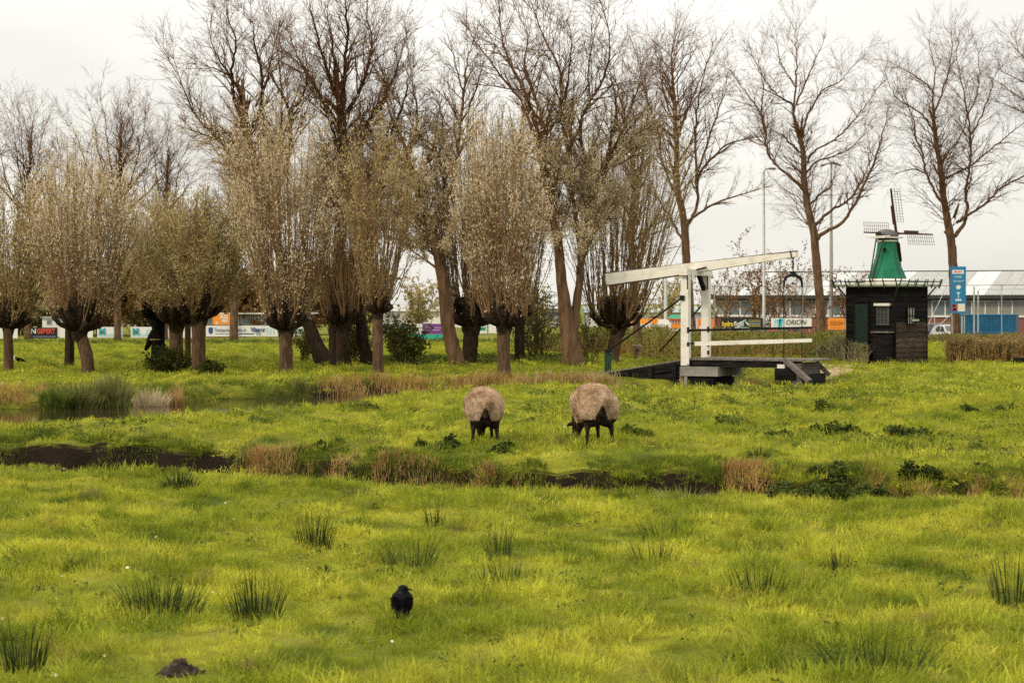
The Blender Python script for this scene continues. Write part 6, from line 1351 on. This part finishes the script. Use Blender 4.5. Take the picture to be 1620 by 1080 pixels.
# ------------------------------------------------------------------ animals
def blob(name, shapes, voxel, mats, smooth=6, disp=None, paint=None):
    """one continuous skin over ellipsoids ('e', centre, radii, euler) and tapered limbs ('t', points, radii)"""
    M = mb()
    for s_ in shapes:
        if s_[0] == 'e':
            _, c, r, *e = s_; rot = Matrix.Identity(3) if not e else (Matrix.Rotation(e[0][2], 3, 'Z') @ Matrix.Rotation(e[0][1], 3, 'Y') @ Matrix.Rotation(e[0][0], 3, 'X')); n, m = 20, 12; vs = []; fs = []
            for j in range(m + 1):
                ph = math.pi * j / m
                for i in range(n):
                    th = 2 * math.pi * i / n; v = rot @ Vector((r[0] * math.sin(ph) * math.cos(th), r[1] * math.sin(ph) * math.sin(th), r[2] * math.cos(ph))); vs.append(tuple(v + Vector(c)))
            for j in range(m):
                for i in range(n): fs.append((j * n + i, (j + 1) * n + i, (j + 1) * n + (i + 1) % n, j * n + (i + 1) % n))
            M.add(vs, fs)
        else: M.tube(s_[1], s_[2], 10)
    me = M.mesh(name, mats); o = bpy.data.objects.new(name, me); COL.objects.link(o)
    rm = o.modifiers.new('r', 'REMESH'); rm.mode = 'VOXEL'; rm.voxel_size = voxel; sm = o.modifiers.new('s', 'SMOOTH'); sm.iterations = smooth; sm.factor = .5
    bpy.context.view_layer.update(); m2 = bpy.data.meshes.new_from_object(o.evaluated_get(bpy.context.evaluated_depsgraph_get())); bpy.data.objects.remove(o); bpy.data.meshes.remove(me)
    n = len(m2.vertices); co = np.zeros(n * 3, np.float32); m2.vertices.foreach_get('co', co); co = co.reshape(-1, 3); nr = np.zeros(n * 3, np.float32); m2.vertices.foreach_get('normal', nr); nr = nr.reshape(-1, 3)
    if disp is not None: co = co + nr * disp(co)[:, None]; m2.vertices.foreach_set('co', co.ravel().astype(np.float32)); m2.update()
    m2.materials.clear()
    for m in mats: m2.materials.append(m)
    m2.polygons.foreach_set('use_smooth', [True] * len(m2.polygons))
    if paint is not None:
        pc = np.zeros(len(m2.polygons) * 3, np.float32); m2.polygons.foreach_get('center', pc); m2.polygons.foreach_set('material_index', paint(pc.reshape(-1, 3)).astype(np.int32))
    m2.name = name; return m2, co, nr
M_wool = mat('dirty_cream_wool', (.47, .345, .235), .95, (.21, .125, .075), 3.0, 6, .40, .66, bump=.012, bscale=30, spec=.05)
M_fibre = mat('wool_fibre', (.52, .385, .265), .95, (.23, .14, .085), 3.0, 6, .40, .66, spec=.05)
M_skin = mat('dark_sheep_leg', (.010, .007, .006), .9, (.035, .023, .018), 12, 4, spec=.05); M_horn = mat('pale_ear_tag', (.7, .68, .6), .6)
def sheep(lb, cx, by, rz, sc, seed, headturn=0.0):
    d = gdh(cx, by); c = px(cx, by, d); c.z = hz(c.x, c.y) + .025; t = thing('sheep', lb, 'sheep', c, rz, 'grazing sheep')
    q = sc; t.scale = (1, 1, 1.13)
    def P_(x, y, z): return (x * q, y * q, z * q)
    hx = headturn
    sh = [('e', P_(0, 0, .505), P_(.305, .50, .25)), ('e', P_(0, -.30, .51), P_(.300, .26, .245)), ('e', P_(-.10, -.38, .42), P_(.17, .17, .20)), ('e', P_(.10, -.38, .42), P_(.17, .17, .20)), ('e', P_(0, .30, .50), P_(.27, .27, .235)),
          ('t', [P_(0, .42, .50), P_(hx * .4, .58, .38), P_(hx * .8, .68, .24), P_(hx, .72, .17)], [.17 * q, .14 * q, .11 * q, .09 * q]),
          ('e', P_(hx, .745, .135), P_(.072, .10, .115), (R(35), 0, 0)), ('e', P_(hx, .80, .07), P_(.045, .06, .06)),
          ('t', [P_(0, -.53, .60), P_(.0, -.575, .48), P_(0, -.57, .36)], [.05 * q, .05 * q, .03 * q])]
    for s_ in (-1, 1):
        k = .02 if s_ > 0 else -.015
        sh += [('t', [P_(.15 * s_, -.36, .38), P_(.175 * s_, -.34 + k, .28), P_(.185 * s_, -.43 + k, .18), P_(.19 * s_, -.42 + k, .10), P_(.20 * s_, -.41 + k, .0)], [.095 * q, .062 * q, .036 * q, .027 * q, .034 * q]),
               ('t', [P_(.13 * s_, .30, .34), P_(.14 * s_, .31 - k, .22), P_(.145 * s_, .30 - k, .12), P_(.15 * s_, .31 - k, .0)], [.075 * q, .042 * q, .028 * q, .033 * q]),
               ('t', [P_(hx + .05 * s_, .70, .22), P_(hx + .14 * s_, .69, .20), P_(hx + .18 * s_, .69, .17)], [.025 * q, .028 * q, .01 * q])]
    def dsp(co):
        z = co[:, 2] / q; wo = sstep(.26, .34, z) * (1 - sstep(.45, .6, co[:, 1] / q) * sstep(.45, .3, z)); n_ = (vnoise(co[:, 0] * 13 + co[:, 2] * 9, co[:, 1] * 13 - co[:, 2] * 9, seed) - .5) * .034 + (vnoise(co[:, 0] * 5 + 3, co[:, 1] * 5 + co[:, 2] * 6, seed + 5) - .5) * .03 + (vnoise(co[:, 0] * 34 + co[:, 2] * 21, co[:, 1] * 34 + co[:, 2] * 25, seed + 1) - .5) * .014
        return wo * (n_ + .008)
    def dark(p):
        x, y, z = p[:, 0] / q, p[:, 1] / q, p[:, 2] / q
        return (z < .27 + .03 * np.sin(9 * x)) | ((y > .56) & (z < .34)) | ((y < -.22) & (z < .50) & (np.abs(x) < .025 + (.50 - z) * .42)) | ((z < .33) & (np.abs(x) > .1) & (y < -.2))
    me, co, nr = blob('body', sh, .016 * q, [M_wool, M_skin], 5, dsp, dark); link('body', me, t)
    r = np.random.default_rng(seed); k = (~dark(co)) & (co[:, 2] > .26 * q); C = co[k]; Nn = nr[k]; ii = r.integers(0, len(C), 11000)
    D = Nn[ii] * .8 + r.normal(0, .45, (len(ii), 3)) + [0, 0, -.55]; V, F = leaf_quads(C[ii] - Nn[ii] * .004, D, np.full(len(ii), .024), np.full(len(ii), .006), r); link('fleece', npmesh('fleece', V, F, M_fibre), t)
    for s_ in (-1, 1):
        M = mb(); e = Vector(P_(hx + .062 * s_, .775, .15)); M.tube([e, e + Vector((.008 * s_, 0, 0))], [.014, .010], 8); M.build('eye', M_iron, t)
    if seed == 2: M = mb(); e = Vector(P_(hx - .19, .69, .17)); M.tube([e, e + Vector((-.025, 0, .0))], [.010, .008], 6); M.build('ear_tag', M_horn, t)
    return t
sheep('smaller woolly sheep grazing with its back to the viewer, left of the pair', 765, 702, R(4), .93, 1, .0)
sheep('larger woolly sheep turned half left, head down at its left side', 938, 702, R(11), 1.0, 2, -.07)

M_feather = mat('black_feather', (.0022, .0022, .003), .75, (.006, .006, .008), 20, 3, spec=.06); M_nape = mat('grey_nape_feather', (.012, .012, .015), .8, spec=.05)
def bird(lb, cx, by, sc, rz, up=1.0, white=None, d=None):
    d = d or gdh(cx, by); c = px(cx, by, d); c.z = hz(c.x, c.y) + .012; t = thing('bird', lb, 'bird', c, rz); q = sc
    def P_(x, y, z): return (x * q, y * q, z * q)
    if up:    # standing upright: local +x is where the head looks, back to the viewer
        sh = [('e', P_(0, 0, .115), P_(.056, .062, .078), (R(-18), 0, 0)), ('e', P_(0, .01, .155), P_(.048, .046, .052)), ('e', P_(.004, .015, .205), P_(.031, .034, .031)), ('t', [P_(0, .01, .16), P_(.003, .014, .20)], [.042 * q, .03 * q]),
              ('t', [P_(.0, -.03, .07), P_(.01, -.085, .015)], [.030 * q, .016 * q]), ('e', P_(-.045, .0, .115), P_(.017, .05, .062), (R(-15), 0, 0)), ('e', P_(.045, .0, .115), P_(.017, .05, .062), (R(-15), 0, 0))]
        t.scale = (1.22, 1.2, .93); me, co, nr = blob('body', sh, .005 * q, [M_feather, M_nape], 3, lambda p: (vnoise(p[:, 0] * 130, p[:, 2] * 70 + p[:, 1] * 50, 3) - .5) * .002, lambda p: ((p[:, 2] > .175 * q) & (p[:, 2] < .222 * q) & (p[:, 0] < .004 * q))); link('body', me, t)
        M = mb(); M.tube([P_(.028, .018, .203), P_(.047, .020, .200), P_(.062, .022, .194)], [.0085 * q, .006 * q, .0015 * q], 8); M.build('beak', M_iron, t)
        for s_ in (-1, 1):
            M = mb(); M.tube([P_(.022 * s_, .01, .06), P_(.024 * s_, .012, .0)], .0045 * q, 6)
            for a in (-.5, 0, .5): M.tube([P_(.024 * s_, .012, .003), P_(.024 * s_ + .02 * math.sin(a), .012 + .025 * math.cos(a), .0)], .003 * q, 5)
            M.build('leg', M_iron, t)
        for s_ in (-1, 1):      # folded wing: rows of overlapping flight and covert feathers
            M = mb()
            for k in range(22):
                f = k / 21; row = k % 3; x0 = s_ * (.030 + .030 * math.sin(f * 3.0) - .004 * row); y0 = -.062 + .075 * f - .01 * row; z0 = .165 - .02 * row - .03 * f
                a = Vector(P_(x0, y0, z0)); b_ = Vector(P_(s_ * (.016 + .022 * f), -.062 + .03 * f, z0 - .075 - .012 * row)); M.bar(a, b_, .016, .003, .009, .002, up=(s_ * .8, -1, .2))
            M.build('wing', M_feather, t)
        M = mb()
        for k in range(7):
            a_ = (k - 3) * .004; M.bar(P_(a_ * .6, -.055, .085), P_(a_ * 1.6, -.105, .012 + .001 * abs(k - 3)), .010, .002, .008, .0015)
        M.build('tail', M_feather, t)
        M = mb(); M.tube([P_(.0262, .006, .212), P_(.0285, .004, .212)], [.0032 * q, .0025 * q], 8); M.build('eye', mat('pale_bird_eye', (.35, .38, .42), .3), t)
    else:
        sh = [('e', P_(0, 0, .15), P_(.14, .075, .075), (0, R(12), 0)), ('t', [P_(-.10, 0, .17), P_(-.15, 0, .24), P_(-.17, 0, .27)], [.045 * q, .03 * q, .025 * q]) if False else ('t', [P_(.10, 0, .14), P_(.17, 0, .10), P_(.20, 0, .07)], [.05 * q, .035 * q, .028 * q]), ('t', [P_(-.10, 0, .19), P_(-.20, 0, .26)], [.05 * q, .02 * q])]
        me, co, nr = blob('body', sh, .01 * q, [M_feather, M_nape], 3); link('body', me, t)
        M = mb(); M.tube([P_(.215, 0, .065), P_(.25, 0, .045)], [.012 * q, .004 * q], 6); M.build('beak', M_iron, t)
        for s_ in (-1, 1): mb().tube([P_(0, .03 * s_, .10), P_(.01, .03 * s_, .0)], .008 * q, 6).build('leg', M_iron, t)
        if white: M = mb(); M.tube([P_(-.185, -.02, .30), P_(-.17, -.04, .20), P_(-.16, -.05, .08)], [.012 * q, .028 * q, .01 * q], 6); M.build('white_tail_feather', K_w, t)
    return t
bird('black jackdaw with a grey nape standing in the near grass, bill to the right', 636, 979, 1.0, 0)
bird('dark bird with a white tail edge feeding by the edge pollard', 31, 575, 1.05, 0, 0, True)
bird('tiny dark bird in the grass between edge pollard and blackish trunk', 84, 579, .55, R(20), 0)
